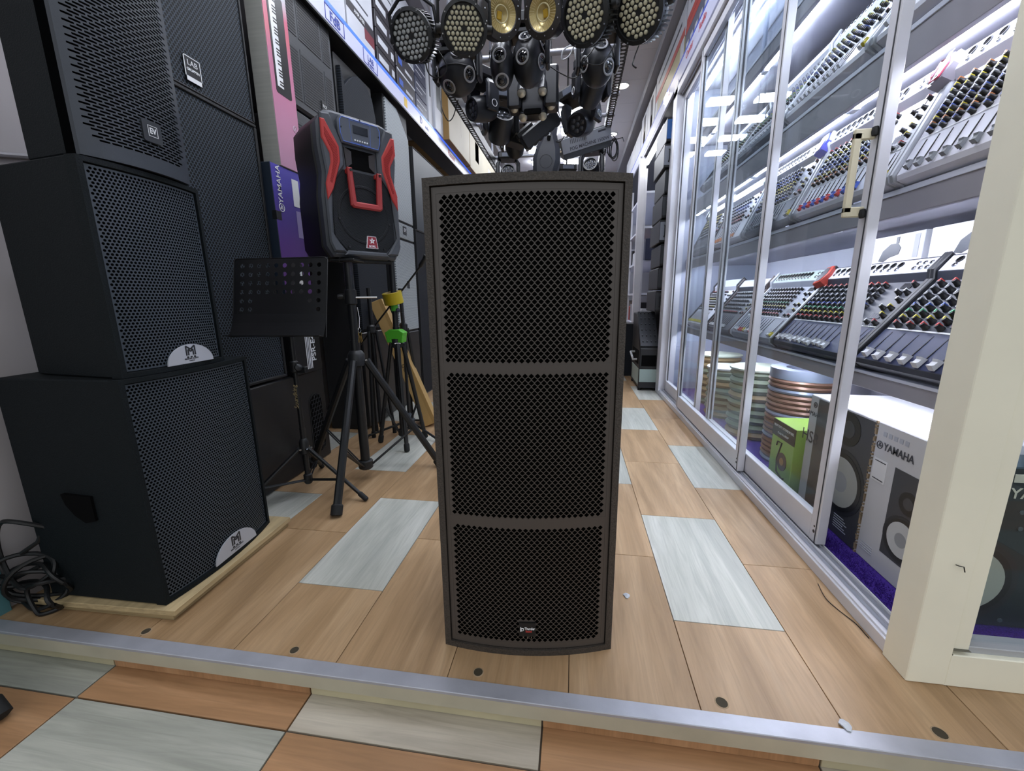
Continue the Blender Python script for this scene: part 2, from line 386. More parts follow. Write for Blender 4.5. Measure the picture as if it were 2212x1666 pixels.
# ================================================================ loudspeakers
def arcf(w, b): return lambda x: -b * max(0., 1 - (2 * x / w) ** 2)
def arc_slab(mb, x0, x1, z0, z1, yf, th, n=14):
    """slab that follows y=yf(x); front at yf, back at yf+th"""
    xs = [x0 + (x1 - x0) * i / n for i in range(n + 1)]
    rs = [[(x, yf(x), z0), (x, yf(x), z1), (x, yf(x) + th, z1), (x, yf(x) + th, z0)] for x in xs]
    return mb.rings([r[::-1] for r in rs])
def arc_body(mb, w, z0, z1, yf, depth, wb, n=14, b=.004):
    xs = [-w / 2 + w * i / n for i in range(n + 1)]
    return mb.prism([(x, yf(x)) for x in xs] + [(wb / 2, depth), (-wb / 2, depth)], z0, z1, 'z', b)
OCT = [(cos(pi / 4 * i), sin(pi / 4 * i)) for i in range(8)]
RECT8 = [(1, 0), (1, 1), (0, 1), (-1, 1), (-1, 0), (-1, -1), (0, -1), (1, -1)]
def punched(mb, x0, x1, z0, z1, px, pz, hole, yf, skip=None):
    """sheet with real staggered holes; hole = 8 points around the centre"""
    nz = int((z1 - z0) / pz); nx = int((x1 - x0) / px); ox = (x1 - x0 - nx * px) / 2; oz = (z1 - z0 - nz * pz) / 2
    def Q(a, b, c, d): mb.add([(a, yf(a), c), (b, yf(b), c), (b, yf(b), d), (a, yf(a), d)], [(0, 1, 2, 3)])
    if oz > 1e-6:
        for i in range(12):
            a, b = x0 + (x1 - x0) * i / 12, x0 + (x1 - x0) * (i + 1) / 12
            Q(a, b, z0, z0 + oz); Q(a, b, z1 - oz, z1)
    for k in range(nz):
        zc = z0 + oz + (k + .5) * pz; st = ox + (px / 2 if k % 2 else 0); n = nx - (1 if k % 2 else 0)
        if st > 1e-6: Q(x0, x0 + st, zc - pz / 2, zc + pz / 2); Q(x1 - st, x1, zc - pz / 2, zc + pz / 2)
        for i in range(n):
            xc = x0 + st + (i + .5) * px
            if skip and skip(xc, zc): Q(xc - px / 2, xc + px / 2, zc - pz / 2, zc + pz / 2); continue
            o = [(xc + u * px / 2, zc + v * pz / 2) for u, v in RECT8]; h = [(xc + u, zc + v) for u, v in hole]
            mb.add([(x, yf(x), z) for x, z in o + h], [(j, (j + 1) % 8, 8 + (j + 1) % 8, 8 + j) for j in range(8)])
    return mb
# ---- the tall speaker in the middle
def main_speaker():
    w, h, bul = .447, 1.176, .030
    t = thing('loudspeaker', 'tall black three-section speaker with clover-punched grille standing alone in the aisle', 'speaker', (-.1115, .967, 0), rad(5.9))
    yf = arcf(w, bul)
    PAINT = mat('grainy_black_paint', '#3a342f', .58, noise=(260, .4), bump=(260, .9))
    GR = mat('grille_powder_coat', '#47413d', .42)
    FOAM = mat('black_foam', '#040404', .95, spec=.05)
    c = MB(); arc_body(c, w, .0, h, lambda x: yf(x) + .03, .46, .36); c.build('cabinet', PAINT, t)
    fr = MB(); e = .0165
    arc_slab(fr, -w / 2, w / 2, h - e, h, yf, .05); arc_slab(fr, -w / 2, w / 2, 0, e, yf, .05)
    arc_slab(fr, -w / 2, -w / 2 + e, e, h - e, yf, .05, 2); arc_slab(fr, w / 2 - e, w / 2, e, h - e, yf, .05, 2)
    fr.build('front_frame', PAINT, t)
    yb = lambda x: yf(x) + .022
    bk = MB(); arc_slab(bk, -w / 2 + e, w / 2 - e, e, h - e, yb, .004); bk.build('acoustic_foam', FOAM, t)
    # perforated grille: diamond lattice with clover holes
    yg = lambda x: yf(x) + .006
    g = MB(); gw = w / 2 - e - .0025; gz0, gz1 = e + .0025, h - e - .0025; mx = .0165
    px, pz = .0143, .0163
    hol = []
    for q in range(4):
        a = q * pi / 2
        for (u, v) in ((.90, 0), (.74, .16), (.52, .30), (.30, .46)) if q % 2 == 0 else ((.84, 0), (.70, -.18), (.50, -.34), (.42, -.42)):
            pass
    base = [(.85, .0), (.76, .13), (.60, .23), (.50, .38), (.32, .47), (.17, .62), (.0, .67)]
    quad = base[:-1]
    pts = quad + [(-x, y) for x, y in base[::-1]][:-1] + [(-x, -y) for x, y in quad] + [(x, -y) for x, y in base[::-1]][:-1]
    # matching points on the diamond
    dia = []
    for x, y in pts:
        s = abs(x) + abs(y); dia.append((x / s, y / s))
    n = len(pts)
    fields = [(.779, 1.141), (.394, .755), (.038, .367)]
    for z0, z1 in fields:
        rows = int((z1 - z0) / (pz / 2)); cols = int((2 * gw - 2 * mx) / px)
        for k in range(-1, rows + 1):
            zc = z0 + (k + .5) * pz / 2 + (z1 - z0 - rows * pz / 2) / 2
            off = px / 2 if k % 2 else 0
            for i in range(-1, cols + 1):
                xc = -cols * px / 2 + (i + .5) * px + off - px / 4
                inside = 0 <= k < rows and abs(xc) < gw - mx + .001
                if abs(xc) > gw - mx + px: continue
                if inside and z0 < .2 and abs(xc) < .024 and .058 < zc < .103: inside = False
                if inside:
                    vs = [(xc + u * px / 2, zc + v * pz / 2) for u, v in dia] + [(xc + u * px / 2, zc + v * pz / 2) for u, v in pts]
                    g.add([(x, yg(x), z) for x, z in vs], [(j, (j + 1) % n, n + (j + 1) % n, n + j) for j in range(n)])
                else:
                    vs = [(xc + px / 2, zc), (xc, zc + pz / 2), (xc - px / 2, zc), (xc, zc - pz / 2)]
                    g.add([(x, yg(x), z) for x, z in vs], [(0, 1, 2, 3)])
    y2 = lambda x: yg(x) - .0006
    zz = [gz0] + [v for a, b in sorted(fields) for v in (a - .003, b + .003)] + [gz1]
    for a, b in zip(zz[0::2], zz[1::2]): arc_slab(g, -gw, gw, a, b, y2, .001, 24)
    sx = gw - mx + px * .45
    for s in (-1, 1):
        x0, x1 = sorted((s * sx, s * gw)); arc_slab(g, x0, x1, gz0, gz1, y2, .001, 3)
    go = g.build('grille', GR, t, smooth=True, ang=20)
    pl = MB().prism(rrect(-.0215, .0215, .060, .100, .002), -bul + .0005, -bul + .0075).build('badge', mat('badge_black', '#111213', .35), t)
    yy = -bul
    text('Thunder', .0098, WHITE, pl, (.0062, yy, .0835), sx=.78, bold=.0002)
    text('Sound', .0078, mat('badge_red', '#c4443f', .5), pl, (.0035, yy, .0755), sx=.8, bold=.0002)
    lg = MB()
    lg.prism([(-.0185, .0745), (-.0185, .088), (-.0168, .088), (-.0168, .0745)], yy - .0004, yy + .001)
    lg.prism([(-.0185, .0865), (-.0085, .0838), (-.0085, .0828), (-.0185, .085)], yy - .0004, yy + .001)
    lg.prism([(-.0185, .0745), (-.0125, .0765), (-.0125, .0778), (-.0185, .0758)], yy - .0004, yy + .001)
    lg.torus((-.0128, yy, .0802), (0, 1, 0), .0032, .0007, 16, 5)
    lg.build('logo_mark', WHITE, pl)
    for i in (-1, 0, 1): MB().box(i * .010 - .0004, i * .010 + .0004, yy - .001, yy + .004, .055, .0605).build('badge_pin', CHROME, pl)
main_speaker()
# ---- curved punched speakers of the near-left stack
SIDE = mat('black_textured_side', '#0b1216', .7, spec=.22, noise=(300, .25), bump=(300, .5))
GRL = mat('dark_grille', '#3b434c', .42)
def half_badge(t, x, z, r, y):
    """half-moon grey badge with an M emblem"""
    BG = mat('badge_silver', '#b9bdc6', .4, .2)
    p = MB().prism([(x + r * cos(pi * i / 24), z + r * .72 * sin(pi * i / 24)) for i in range(25)], y, y + .004).build('badge', BG, t)
    INK = mat('badge_ink', '#22262c', .5); m = MB(); u = r * .19; zb = z + r * .30; th = u * .16
    def ln(a, b):
        a, b = Vector(a), Vector(b); d = (b - a).normalized(); n = Vector((-d.y, d.x)) * th
        m.prism([tuple(a + n), tuple(b + n), tuple(b - n), tuple(a - n)], y - .0005, y + .001)
    for s in (-1, 1):
        ln((x + s * u, zb), (x + s * u, zb + 1.9 * u)); ln((x + s * u * .55, zb), (x + s * u * .55, zb + 1.2 * u))
        ln((x + s * u, zb + 1.9 * u), (x, zb + 1.2 * u)); ln((x + s * u * .55, zb + 1.2 * u), (x, zb + .75 * u))
    for s in (-1, 0, 1): ln((x + s * u * .8 - u * .22, zb - .35 * u), (x + s * u * .8 + u * .22, zb - .35 * u))
    m.build('emblem', INK, p)
    text('MARTIN AUDIO', r * .085, INK, p, (x, y - .0003, z + r * .17), bold=.0001)
    text('LONDON', r * .055, INK, p, (x, y - .0003, z + r * .09))
def curved_speaker(name, label, loc, rz, w, h, depth, wb, bul, badge=None, handle=False):
    t = thing(name, label, 'speaker', loc, rz)
    yf = arcf(w, bul); e = .013
    c = MB(); arc_body(c, w, 0, h, lambda x: yf(x) + .022, depth, wb)
    c.build('cabinet', SIDE, t)
    fr = MB()
    arc_slab(fr, -w / 2, w / 2, h - e, h, yf, .03); arc_slab(fr, -w / 2, w / 2, 0, e, yf, .03)
    arc_slab(fr, -w / 2, -w / 2 + e, e, h - e, yf, .03, 2); arc_slab(fr, w / 2 - e, w / 2, e, h - e, yf, .03, 2)
    fr.build('front_frame', SIDE, t)
    bk = MB(); arc_slab(bk, -w / 2 + e, w / 2 - e, e, h - e, lambda x: yf(x) + .018, .003); bk.build('acoustic_foam', mat('grey_foam', '#07080a', .95, spec=.05), t)
    g = MB(); R = .0036; punched(g, -w / 2 + e + .003, w / 2 - e - .003, e + .003, h - e - .003, .0098, .0085, [(u * R, v * R) for u, v in OCT], lambda x: yf(x) + .007)
    g.build('grille', GRL, t, ang=20)
    if badge: half_badge(t, badge[0], e + .001, badge[1], yf(badge[0]) + .0005)
    if handle:
        m = MB().prism([(.165, .345), (.258, .35), (.250, .318), (.228, .285), (.198, .262), (.165, .27)], -w / 2 - .001, -w / 2 + .02, 'x').build('handle_recess', DARK, t)
    return t
curved_speaker('subwoofer', 'large black curved-front subwoofer with grey half-moon badge, on the plywood board', (-1.204, 1.158, .038), rad(93.4), .464, .684, .40, .43, .028, (-.085 + .11, .095), True)
curved_speaker('loudspeaker', 'middle black curved-grille speaker of the near-left stack, grey half-moon badge at its foot', (-1.2, 1.112, .7235), rad(92), .342, .550, .33, .24, .022, (.025, .080))
# plywood under the subwoofer
PLY = mat('plywood', '#b49f78', .75, noise=(7, .18, (1, 6, 20)))
PLYE = mat('plywood_edge', '#9c8863', .8, noise=(3, .25, (1, 1, 60)))
tb = tag(MB().box(-.255, .275, -.03, .46, 0, .018, .001).build('plywood_board', PLY, loc=(-1.185, 1.165, .0185), rot=(0, 0, rad(92))), 'rough plywood board lying right under the subwoofer, upper of two', 'board')
tag(MB().box(-.25, .265, -.02, .44, 0, .018, .001).build('plywood_board', PLYE, loc=(-1.185, 1.165, .0003), rot=(0, 0, rad(91.2))), 'lower plywood board on the floor tiles below the other board', 'board')
# ---- slotted-grille speaker on top of the stack
def slot_speaker():
    w, h, bul = .29, .62, .03
    t = thing('loudspeaker', 'charcoal slotted-grille speaker on top of the near-left stack, square letter badge', 'speaker', (-1.2, 1.106, 1.2745), rad(89))
    yf = arcf(w, bul); CH = mat('graphite_plastic', '#343a42', .5, bump=(500, .15))
    c = MB(); arc_body(c, w, 0, h, lambda x: yf(x) + .03, .19, .25, b=.01); c.build('cabinet', SIDE, t)
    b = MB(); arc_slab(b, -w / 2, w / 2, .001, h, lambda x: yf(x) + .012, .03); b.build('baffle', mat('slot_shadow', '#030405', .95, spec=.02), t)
    g = MB(); hole = [(.0104, 0), (.0096, .0021), (0, .0024), (-.0096, .0021), (-.0104, 0), (-.0096, -.0021), (0, -.0024), (.0096, -.0021)]
    def corner(x, z): return (abs(x) > .125 - .025 * (1 - min(1, abs(z - .04) / .03)) and z < .07)
    punched(g, -.132, .132, .040, h - .03, .0240, .0078, hole, yf, corner)
    arc_slab(g, -w / 2, -.132, .004, h - .004, yf, .012, 2); arc_slab(g, .132, w / 2, .004, h - .004, yf, .012, 2)
    arc_slab(g, -.132, .132, .004, .040, yf, .012); arc_slab(g, -.132, .132, h - .03, h - .004, yf, .012)
    g.build('grille', CH, t, ang=20)
    y = -bul
    p = MB().prism(rrect(-.006, .046, .080, .135, .006), y - .004, y + .004).build('badge', mat('badge_charcoal', '#2a2e33', .45), t)
    q = MB()
    for a in ((.008, .034, .095, .0962), (.008, .034, .1215, .1227), (.008, .0092, .095, .1227), (.0328, .034, .095, .1227)): q.box(a[0], a[1], y - .0048, y - .0035, a[2], a[3])
    q.build('badge_outline', WHITE, p)
    text('EV', .020, WHITE, p, (.021, y - .0045, .109), sx=.8, bold=.0006)
slot_speaker()
# ---- big mesh columns behind
MESH = perf('fine_mesh', '#3d4650', '#07090c', .0150, .0214, .36, .5)
MESHD = perf('dark_mesh', '#252b34', '#07090c', .0095, .014, .33, .5)
def plain_speaker(name, label, loc, rz, w, h, depth, mesh, body=None, lip=.012, frame=.008):
    t = thing(name, label, 'speaker', loc, rz); body = body or BLK
    MB().box(-w / 2, w / 2, lip, depth, 0, h, .004).build('cabinet', body, t)
    fr = MB(); e = frame
    fr.box(-w / 2, w / 2, 0, lip + .002, h - e, h, .003); fr.box(-w / 2, w / 2, 0, lip + .002, 0, e, .003)
    fr.box(-w / 2, -w / 2 + e, 0, lip + .002, e, h - e, .002); fr.box(w / 2 - e, w / 2, 0, lip + .002, e, h - e, .002)
    fr.build('front_frame', body, t)
    MB().box(-w / 2 + e, w / 2 - e, .006, lip + .001, e, h - e, .001).build('grille', mesh, t)
    return t
lab = plain_speaker('loudspeaker', 'upper mesh-front column speaker behind the near stack, white-lined name plate', (-1.45, 1.69, 1.705), rad(90), .42, .80, .24, MESH)
pp = MB().box(-.125, -.055, -.0, .006, .03, .115, .001).build('badge', mat('plate_black', '#16181c', .4), lab)
q = MB()
for a in ((-.125, -.055, .112, .115), (-.125, -.055, .03, .046), (-.125, -.122, .03, .115), (-.058, -.055, .03, .115)): q.box(a[0], a[1], -.001, .001, a[2], a[3])
q.build('badge_outline', WHITE, pp); text('LAB', .026, WHITE, pp, (-.09, -.0008, .093)); text('GRUPPEN', .0125, WHITE, pp, (-.09, -.0008, .070), bold=.0003)
plain_speaker('loudspeaker', 'tall mesh-front speaker under the name-plate column, behind the near stack', (-1.45, 1.69, .546), rad(90), .425, 1.158, .24, MESH, frame=.014)
# black subwoofer under it, round-ended honeycomb port
sub = thing('subwoofer', 'low black subwoofer behind the music stand with honeycomb port', 'speaker', (-1.455, 1.86, 0), rad(91.5))
MB().box(-.36, .36, 0, .25, .004, .535, .006).build('cabinet', mat('satin_black', '#14161a', .4), sub)
MB().prism(rrect(.20, .31, .06, .40, .05), -.003, .004).build('port', DARK, sub)
MB().prism(rrect(.192, .318, .052, .408, .055), -.002, .002).build('port_rim', BLKP, sub)
hx = MB()
for r in range(14):
    for c in range(4):
        x = .216 + c * .027 + (.0135 if r % 2 else 0); z = .08 + r * .0234
        if .205 < x < .31: hx.torus((x, -.0045, z), (0, 1, 0), .0135, .0012, 6, 4)
hx.build('honeycomb', mat('honeycomb_plastic', '#202329', .4), sub)['kind'] = 'stuff'
# ---- boxed keyboards on end
CARD = mat('grey_cardboard', '#a5a69f', .8, noise=(3, .08, (1, 1, 30)))
def gradient(name, stops, lo, hi, rough=.35):
    if name in MATS: return MATS[name]
    m = bpy.data.materials.new(name); m.use_nodes = True; MATS[name] = m; nt = m.node_tree; b = nt.nodes['Principled BSDF']
    tc = nt.nodes.new('ShaderNodeTexCoord'); se = nt.nodes.new('ShaderNodeSeparateXYZ'); nt.links.new(tc.outputs['Object'], se.inputs[0])
    n = nt.nodes.new('ShaderNodeTexNoise'); n.inputs['Scale'].default_value = 3; nt.links.new(tc.outputs['Object'], n.inputs['Vector'])
    mr = nt.nodes.new('ShaderNodeMapRange'); mr.inputs[1].default_value = lo; mr.inputs[2].default_value = hi; nt.links.new(se.outputs[2], mr.inputs[0])
    ad = nt.nodes.new('ShaderNodeMath'); ad.operation = 'MULTIPLY_ADD'; ad.inputs[1].default_value = .35; nt.links.new(n.outputs[0], ad.inputs[0]); nt.links.new(mr.outputs[0], ad.inputs[2])
    r = nt.nodes.new('ShaderNodeValToRGB'); nt.links.new(ad.outputs[0], r.inputs[0]); e = r.color_ramp.elements
    e[0].position, e[0].color = stops[0][0] + .17, rgb(stops[0][1]); e[1].position, e[1].color = stops[-1][0] + .17, rgb(stops[-1][1])
    for p, c in stops[1:-1]: x = e.new(p + .17); x.color = rgb(c)
    nt.links.new(r.outputs[0], b.inputs['Base Color']); b.inputs['Roughness'].default_value = rough
    return m
PINK = gradient('pink_print', [(0, '#b98aa6'), (.45, '#c27a98'), (.62, '#cf6f7e'), (.72, '#c8607c'), (.83, '#b9b9c2')], 0, .95)
PURP = gradient('purple_print', [(0, '#6a3f86'), (.45, '#5e3b92'), (.75, '#4a3da0'), (.83, '#5148ae')], 0, .6)
def yamaha_mark(parent, x, z, s, y, m, vert=True):
    r = MB(); r.torus((x, y, z), (0, 1, 0), s * .5, s * .06, 20, 5)
    for k in range(3):
        a = pi / 2 + k * 2 * pi / 3; d = Vector((cos(a), 0, sin(a))) * s * .42
        for j in (-1, 1):
            e = Vector((cos(a + j * .5), 0, sin(a + j * .5))) * s * .3
            r.cyl((x, y, z), (x + e.x, y, z + e.z), s * .035, n=4)
        r.cyl((x, y, z), (x + d.x, y, z + d.z), s * .06, s * .02, n=4)
    return r.build('emblem', m, parent)
def keyboard_print(t, x0, x1, z0, z1, y, keys_left=True):
    """picture of an upright keyboard on a carton"""
    p = MB().prism(rrect(x0, x1, z0, z1, .012), y - .0012, y).build('keyboard_picture', mat('print_black', '#17171b', .4), t)
    kx0, kx1 = (x0 + .012, x0 + (x1 - x0) * .5) if keys_left else (x0 + (x1 - x0) * .55, x1 - .01)
    MB().box(kx0, kx1, y - .0018, y - .0008, z0 + .03, z1 - .03).build('white_keys', WHITE, p)
    b = MB(); n = int((z1 - z0 - .06) / .0125)
    for i in range(n):
        if i % 7 in (2, 6): continue
        z = z0 + .03 + (i + 1) * .0125; b.box(*( (kx0 + (kx1 - kx0) * .42, kx1) if keys_left else (kx0, kx0 + (kx1 - kx0) * .58)), y - .0022, y - .0015, z - .0033, z + .0033)
    b.build('black_keys', mat('print_black', '#17171b', .4), p)
kb = thing('keyboard_carton', 'pink and white keyboard carton standing on end beside the mesh column', 'carton', (-1.42, 2.085, 1.563), rad(90))
MB().box(-.085, .085, 0, .09, 0, .98, .002).build('carton', CARD, kb)
MB().box(-.084, .084, -.0015, .001, .002, .978, .0005).build('printed_face', PINK, kb)
keyboard_print(kb, -.055, .055, .33, .76, -.0015)
text('YAMAHA', .03, mat('faded_white', '#d9c3d2', .5), kb, (.055, -.0025, .10), (pi / 2, -pi / 2, 0)); yamaha_mark(kb, .055, .205, .03, -.002, mat('faded_white', '#d9c3d2', .5))
k2 = thing('keyboard_carton', 'purple keyboard carton below the pink one, white lettering running upwards', 'carton', (-1.425, 2.035, .952), rad(90))
MB().box(-.105, .105, 0, .09, 0, .61, .003).build('carton', mat('blue_black_card', '#1c2a3a', .6), k2)
MB().box(-.104, .104, -.0015, .001, .002, .608, .0005).build('printed_face', PURP, k2)
text('YAMAHA', .042, WHITE, k2, (-.06, -.0028, .52), (pi / 2, -pi / 2, 0), bold=.0004); yamaha_mark(k2, -.06, .415, .036, -.002, WHITE)
MB().box(.035, .085, -.003, -.0012, .44, .57).build('sticker', WHITE, k2); MB().box(.045, .095, -.0022, -.0012, .29, .42).build('spec_panel', mat('spec_lilac', '#9b8fc4', .5), k2)
MB().box(-.1055, -.07, -.0025, .02, .355, .395).build('strap', BLKP, k2)
keyboard_print(k2, -.06, .045, .0, .16, -.0015, False)
k3 = thing('keyboard_carton', 'black keyboard carton with upright white lettering behind the music stand pole', 'carton', (-1.43, 2.07, .538), rad(90))
MB().box(-.13, .10, 0, .09, 0, .41, .003).build('carton', mat('carton_black', '#111216', .4), k3)
text('PSR-E4', .05, WHITE, k3, (.035, -.001, .13), (pi / 2, -pi / 2, 0), bold=.0006)
for i in range(4): MB().box(-.03 + i * .013, -.024 + i * .013, -.0012, .001, .02, .22 - .02 * (i % 2)).build('small_print', WHITE, k3)
for z in (.24,): text('YAMAHA', .02, WHITE, k3, (.07, -.001, .3), (pi / 2, -pi / 2, 0))
# ---- plastic speakers with louvred grilles
LOUV = perf('louvre_mesh', '#2b313a', '#0a0c10', .05, .0125, .12, .5, .18)
def louvre_speaker(z0, label):
    t = thing('loudspeaker', label, 'speaker', (-1.45, 2.395, z0), rad(90), 'moulded louvre speakers')
    w, h = .44, .66
    MB().prism(rrect(-w / 2 + .02, w / 2 - .02, .004, h, .03), .05, .30, b=.01).build('cabinet', BLKP, t)
    MB().prism(rrect(-w / 2, w / 2, .002, h, .035), 0, .07, b=.012).build('front_frame', GREYP, t)
    for a, b in ((.045, .30), (.345, h - .05)):
        for x0, x1 in ((-.19, -.115), (-.10, .10), (.115, .19)):
            g = MB().box(x0, x1, -.003, .002, a, b, .002).build('grille', GREYP, t)
            n = int((b - a - .02) / .0135); l = MB()
            for i in range(n): l.box(x0 + .006, x1 - .006, -.0036, -.002, a + .01 + i * .0135, a + .0175 + i * .0135)
            l.build('louvre_slots', mat('slot_dark', '#0b0d11', .7), g)
    p = MB().box(.05, .10, -.009, -.002, .06, .125, .002).build('badge', mat('plate_black', '#16181c', .4), t)
    text('RCF', .022, WHITE, p, (.075, -.0098, .10)); MB().box(.055, .095, -.0098, -.0088, .068, .074).build('badge_line', WHITE, p)
louvre_speaker(1.905, 'upper moulded speaker with slatted grilles under the blue-lit fascia')
louvre_speaker(1.235, 'lower moulded speaker with slatted grilles, behind the red-trimmed portable speaker')
# ---- arched dark column, pale-grille column and further row
ar = thing('loudspeaker', 'dark arch-topped mesh column speaker, right of the slatted speakers', 'speaker', (-1.45, 2.92, 0), rad(90))
MB().box(-.235, .235, .03, .30, 0, 2.40, .005).build('cabinet', BLK, ar)
outl = [(-.22, .72)] + [(.22, .72), (.22, 2.2)] + [(.22 - .44 * i / 12, 2.2 + .17 * sin(pi * (.15 + .85 * i / 12))) for i in range(1, 12)] + [(-.22, 2.33)]
MB().prism(outl, .0, .032, b=.004).build('grille', MESHD, ar)
MB().box(-.235, .235, .0, .031, .02, .70, .006).build('lower_panel', mat('satin_black', '#14161a', .4), ar)
ev = thing('loudspeaker', 'tall column speaker with pale grey grille and black sides', 'speaker', (-1.45, 3.53, 0), rad(90))
MB().box(-.225, .225, .012, .30, .0, 2.44, .004).build('cabinet', BLK, ev)
PALE = perf('pale_mesh', '#aeb5b8', '#596066', .012, .019, .3, .45)
for a, b in ((1.57, 2.42), (1.43, 1.55), (.66, 1.41)):
    MB().prism([(-.21, a), (.215, a), (.215, b), (-.21, b)] if b < 2 else [(-.21, a), (.215, a), (.215, b - .16), (.0, b), (-.21, b)], 0, .014, b=.002).build('grille', PALE, ev)
MB().box(-.02, .05, -.003, .001, 1.465, 1.53).build('badge', mat('badge_ink', '#22262c', .5), ev); text('EV', .04, WHITE, ev, (.015, -.0035, 1.50))
MB().box(-.215, .215, .002, .014, .03, .64, .004).build('lower_panel', BLKP, ev)
MB().box(-.0, .05, -.003, .001, 1.02, 1.08).build('badge', mat('badge_ink', '#22262c', .5), ev)
def far_speaker(y, w, z0, h, label, m=None):
    t = plain_speaker('loudspeaker', label, (-1.45, y, z0), rad(90), w, h, .28, m or MESHD)
    MB().box(-.02, .03, .0035, .0055, h * .25, h * .25 + .05).build('badge', mat('badge_silver', '#b9bdc6', .4, .2), t)
far_speaker(4.20, .80, 0, 1.55, 'plain black cabinet right of the pale-grille column')
far_speaker(4.30, .92, 1.55, .70, 'wide dark speaker on the plain cabinet under the red-lettered fascia', mat('slate_mesh', '#2d3338', .5, noise=(300, .3)))
far_speaker(5.05, .50, 0, 2.05, 'black speaker column beyond the wide dark speaker')
far_speaker(5.65, .55, 0, 2.15, 'black speaker column further down the left row')
far_speaker(6.35, .60, 0, 2.1, 'last black speaker column of the left row')
# ================================================================ stands and portable speaker
RED = mat('red_plastic', '#b0322e', .45, bump=(300, .15)); REDM = perf('red_mesh', '#a83230', '#5d1a1a', .006, .009, .3, .5)
CHAR = mat('matt_charcoal', '#454950', .5, bump=(600, .2))
def portable_speaker():
    t = thing('portable_speaker', 'portable party speaker with red trim and red front handle, on the tripod', 'speaker', (-.995, 1.965, 1.118), rad(55))
    w, h = .36, .585; t.scale = (1.04, 1.0, 1.045)
    sil = [(-.15, 0), (.15, 0), (.178, .045), (.18, .25), (.168, .34), (.178, .44), (.175, .53), (.14, .578), (.11, .585), (-.11, .585), (-.14, .578), (-.175, .53), (-.178, .44), (-.168, .34), (-.18, .25), (-.178, .045)]
    MB().prism([(x * .97, z) for x, z in sil], .05, .31, b=.03).build('rear_shell', mat('shell_black', '#141517', .5), t)
    MB().prism(sil, 0, .06, b=.012).build('front_shell', CHAR, t)
    # raised shoulders of the front
    sh = MB()
    for s in (-1, 1):
        sh.prism([(s * x, z) for x, z in ((.165, .56), (.125, .565), (.078, .46), (.078, .375), (.135, .30), (.155, .10), (.10, .02), (.155, .02), (.172, .06), (.172, .25), (.16, .34), (.172, .44))], -.016, .004, b=.007)
    sh.prism([(-.11, .008), (.11, .008), (.092, .030), (-.092, .030)], -.016, .004, b=.006)
    sh.build('front_ribs', CHAR, t)
    MB().prism([(-.095, .028), (.095, .028), (.146, .085), (.140, .29), (.082, .362), (-.082, .362), (-.140, .29), (-.146, .085)], -.006, .003, b=.003).build('woofer_grille', perf('woofer_mesh', '#23262b', '#0a0b0d', .007, .0105, .3, .5), t)
    MB().torus((0, -.005, .185), (0, 1, 0), .118, .008, 36, 6, .5).build('woofer_surround', perf('woofer_mesh', '#23262b', '#0a0b0d', .007, .0105, .3, .5), t)
    hn = MB().prism([(-.066, .372), (.066, .372), (.072, .452), (-.072, .452)], -.004, .003).build('horn', DARK, t)
    for s in (-1, 1): MB().prism([(s * .066, .372), (s * .040, .392), (s * .040, .44), (s * .072, .452)], -.0055, -.0035).build('horn_wall', mat('horn_brown', '#2c2623', .4), hn)
    # control panel
    cp = MB().prism([(-.098, .498), (-.085, .462), (.085, .462), (.098, .498), (.098, .548), (.085, .568), (-.085, .568), (-.098, .548)], -.026, .004, b=.006).build('control_panel', mat('panel_grey_blue', '#4d525c', .5), t)
    BL = mat('blue_line', '#3d62b8', .4, emit=.25)
    MB().tube([(x, -.0265, z) for x, z in ((-.09, .499), (-.08, .468), (.08, .468), (.09, .499), (.09, .546), (.08, .561), (-.08, .561), (-.09, .546))], .0014, 5, True).build('blue_outline', BL, cp)
    MB().tube([(x, -.0265, z) for x, z in ((-.042, .472), (.042, .472), (.048, .556), (-.048, .556))], .0008, 5, True).build('blue_outline', BL, cp)
    MB().box(-.034, .034, -.0275, -.025, .508, .540).build('display', mat('display_dark', '#15181d', .2), cp)
    for i in range(6): MB().lathe([(.0035, 0), (.0035, .003), (.002, .004)], (-.028 + i * .011, -.026, .482), (0, -1, 0), 8).build('button', WHITE, cp)
    for x, z in ((-.085, .52), (.085, .52), (0, .564), (0, .465)): MB().lathe([(.0035, 0), (.0035, .002)], (x, -.026, z), (0, -1, 0), 8).build('screw', BLKM, cp)
    # red chevrons on both cheeks
    for s in (-1, 1):
        r = MB().prism([(s * x, z) for x, z in ((.168, .535), (.150, .535), (.098, .445), (.098, .385), (.138, .27), (.166, .225), (.168, .29), (.140, .375), (.140, .41), (.170, .465))], -.021, -.010, b=.004).build('red_chevron', RED, t)
        MB().prism([(s * x, z) for x, z in ((.155, .505), (.108, .44), (.108, .39), (.142, .295), (.150, .30), (.128, .38), (.128, .415), (.156, .475))], -.0225, -.019).build('chevron_mesh', REDM, r)
    # handle
    hd = MB().prism([(-.080, .366), (-.058, .366), (-.049, .232), (.049, .232), (.058, .366), (.080, .366), (.074, .215), (.062, .206), (-.062, .206), (-.074, .215)], -.045, -.022, b=.006).build('handle', mat('red_handle', '#9d2e2f', .5), t)
    for s in (-1, 1): MB().lathe([(.006, 0), (.006, .003)], (s * .067, -.045, .355), (0, -1, 0), 10).build('screw', BLKM, hd); MB().box(s * .067 - .01, s * .067 + .01, -.026, -.005, .345, .364, .003).build('handle_mount', RED, hd)
    for x, z in ((-.085, .045), (.085, .045), (-.12, .16), (.12, .16)): MB().lathe([(.005, 0), (.005, .004)], (x, -.008, z), (0, -1, 0), 8).build('screw', BLKM, t)
    b = MB().prism([(-.006, .045), (.052, .045), (.044, .098), (.002, .098)], -.012, -.004).build('badge', WHITE, t)
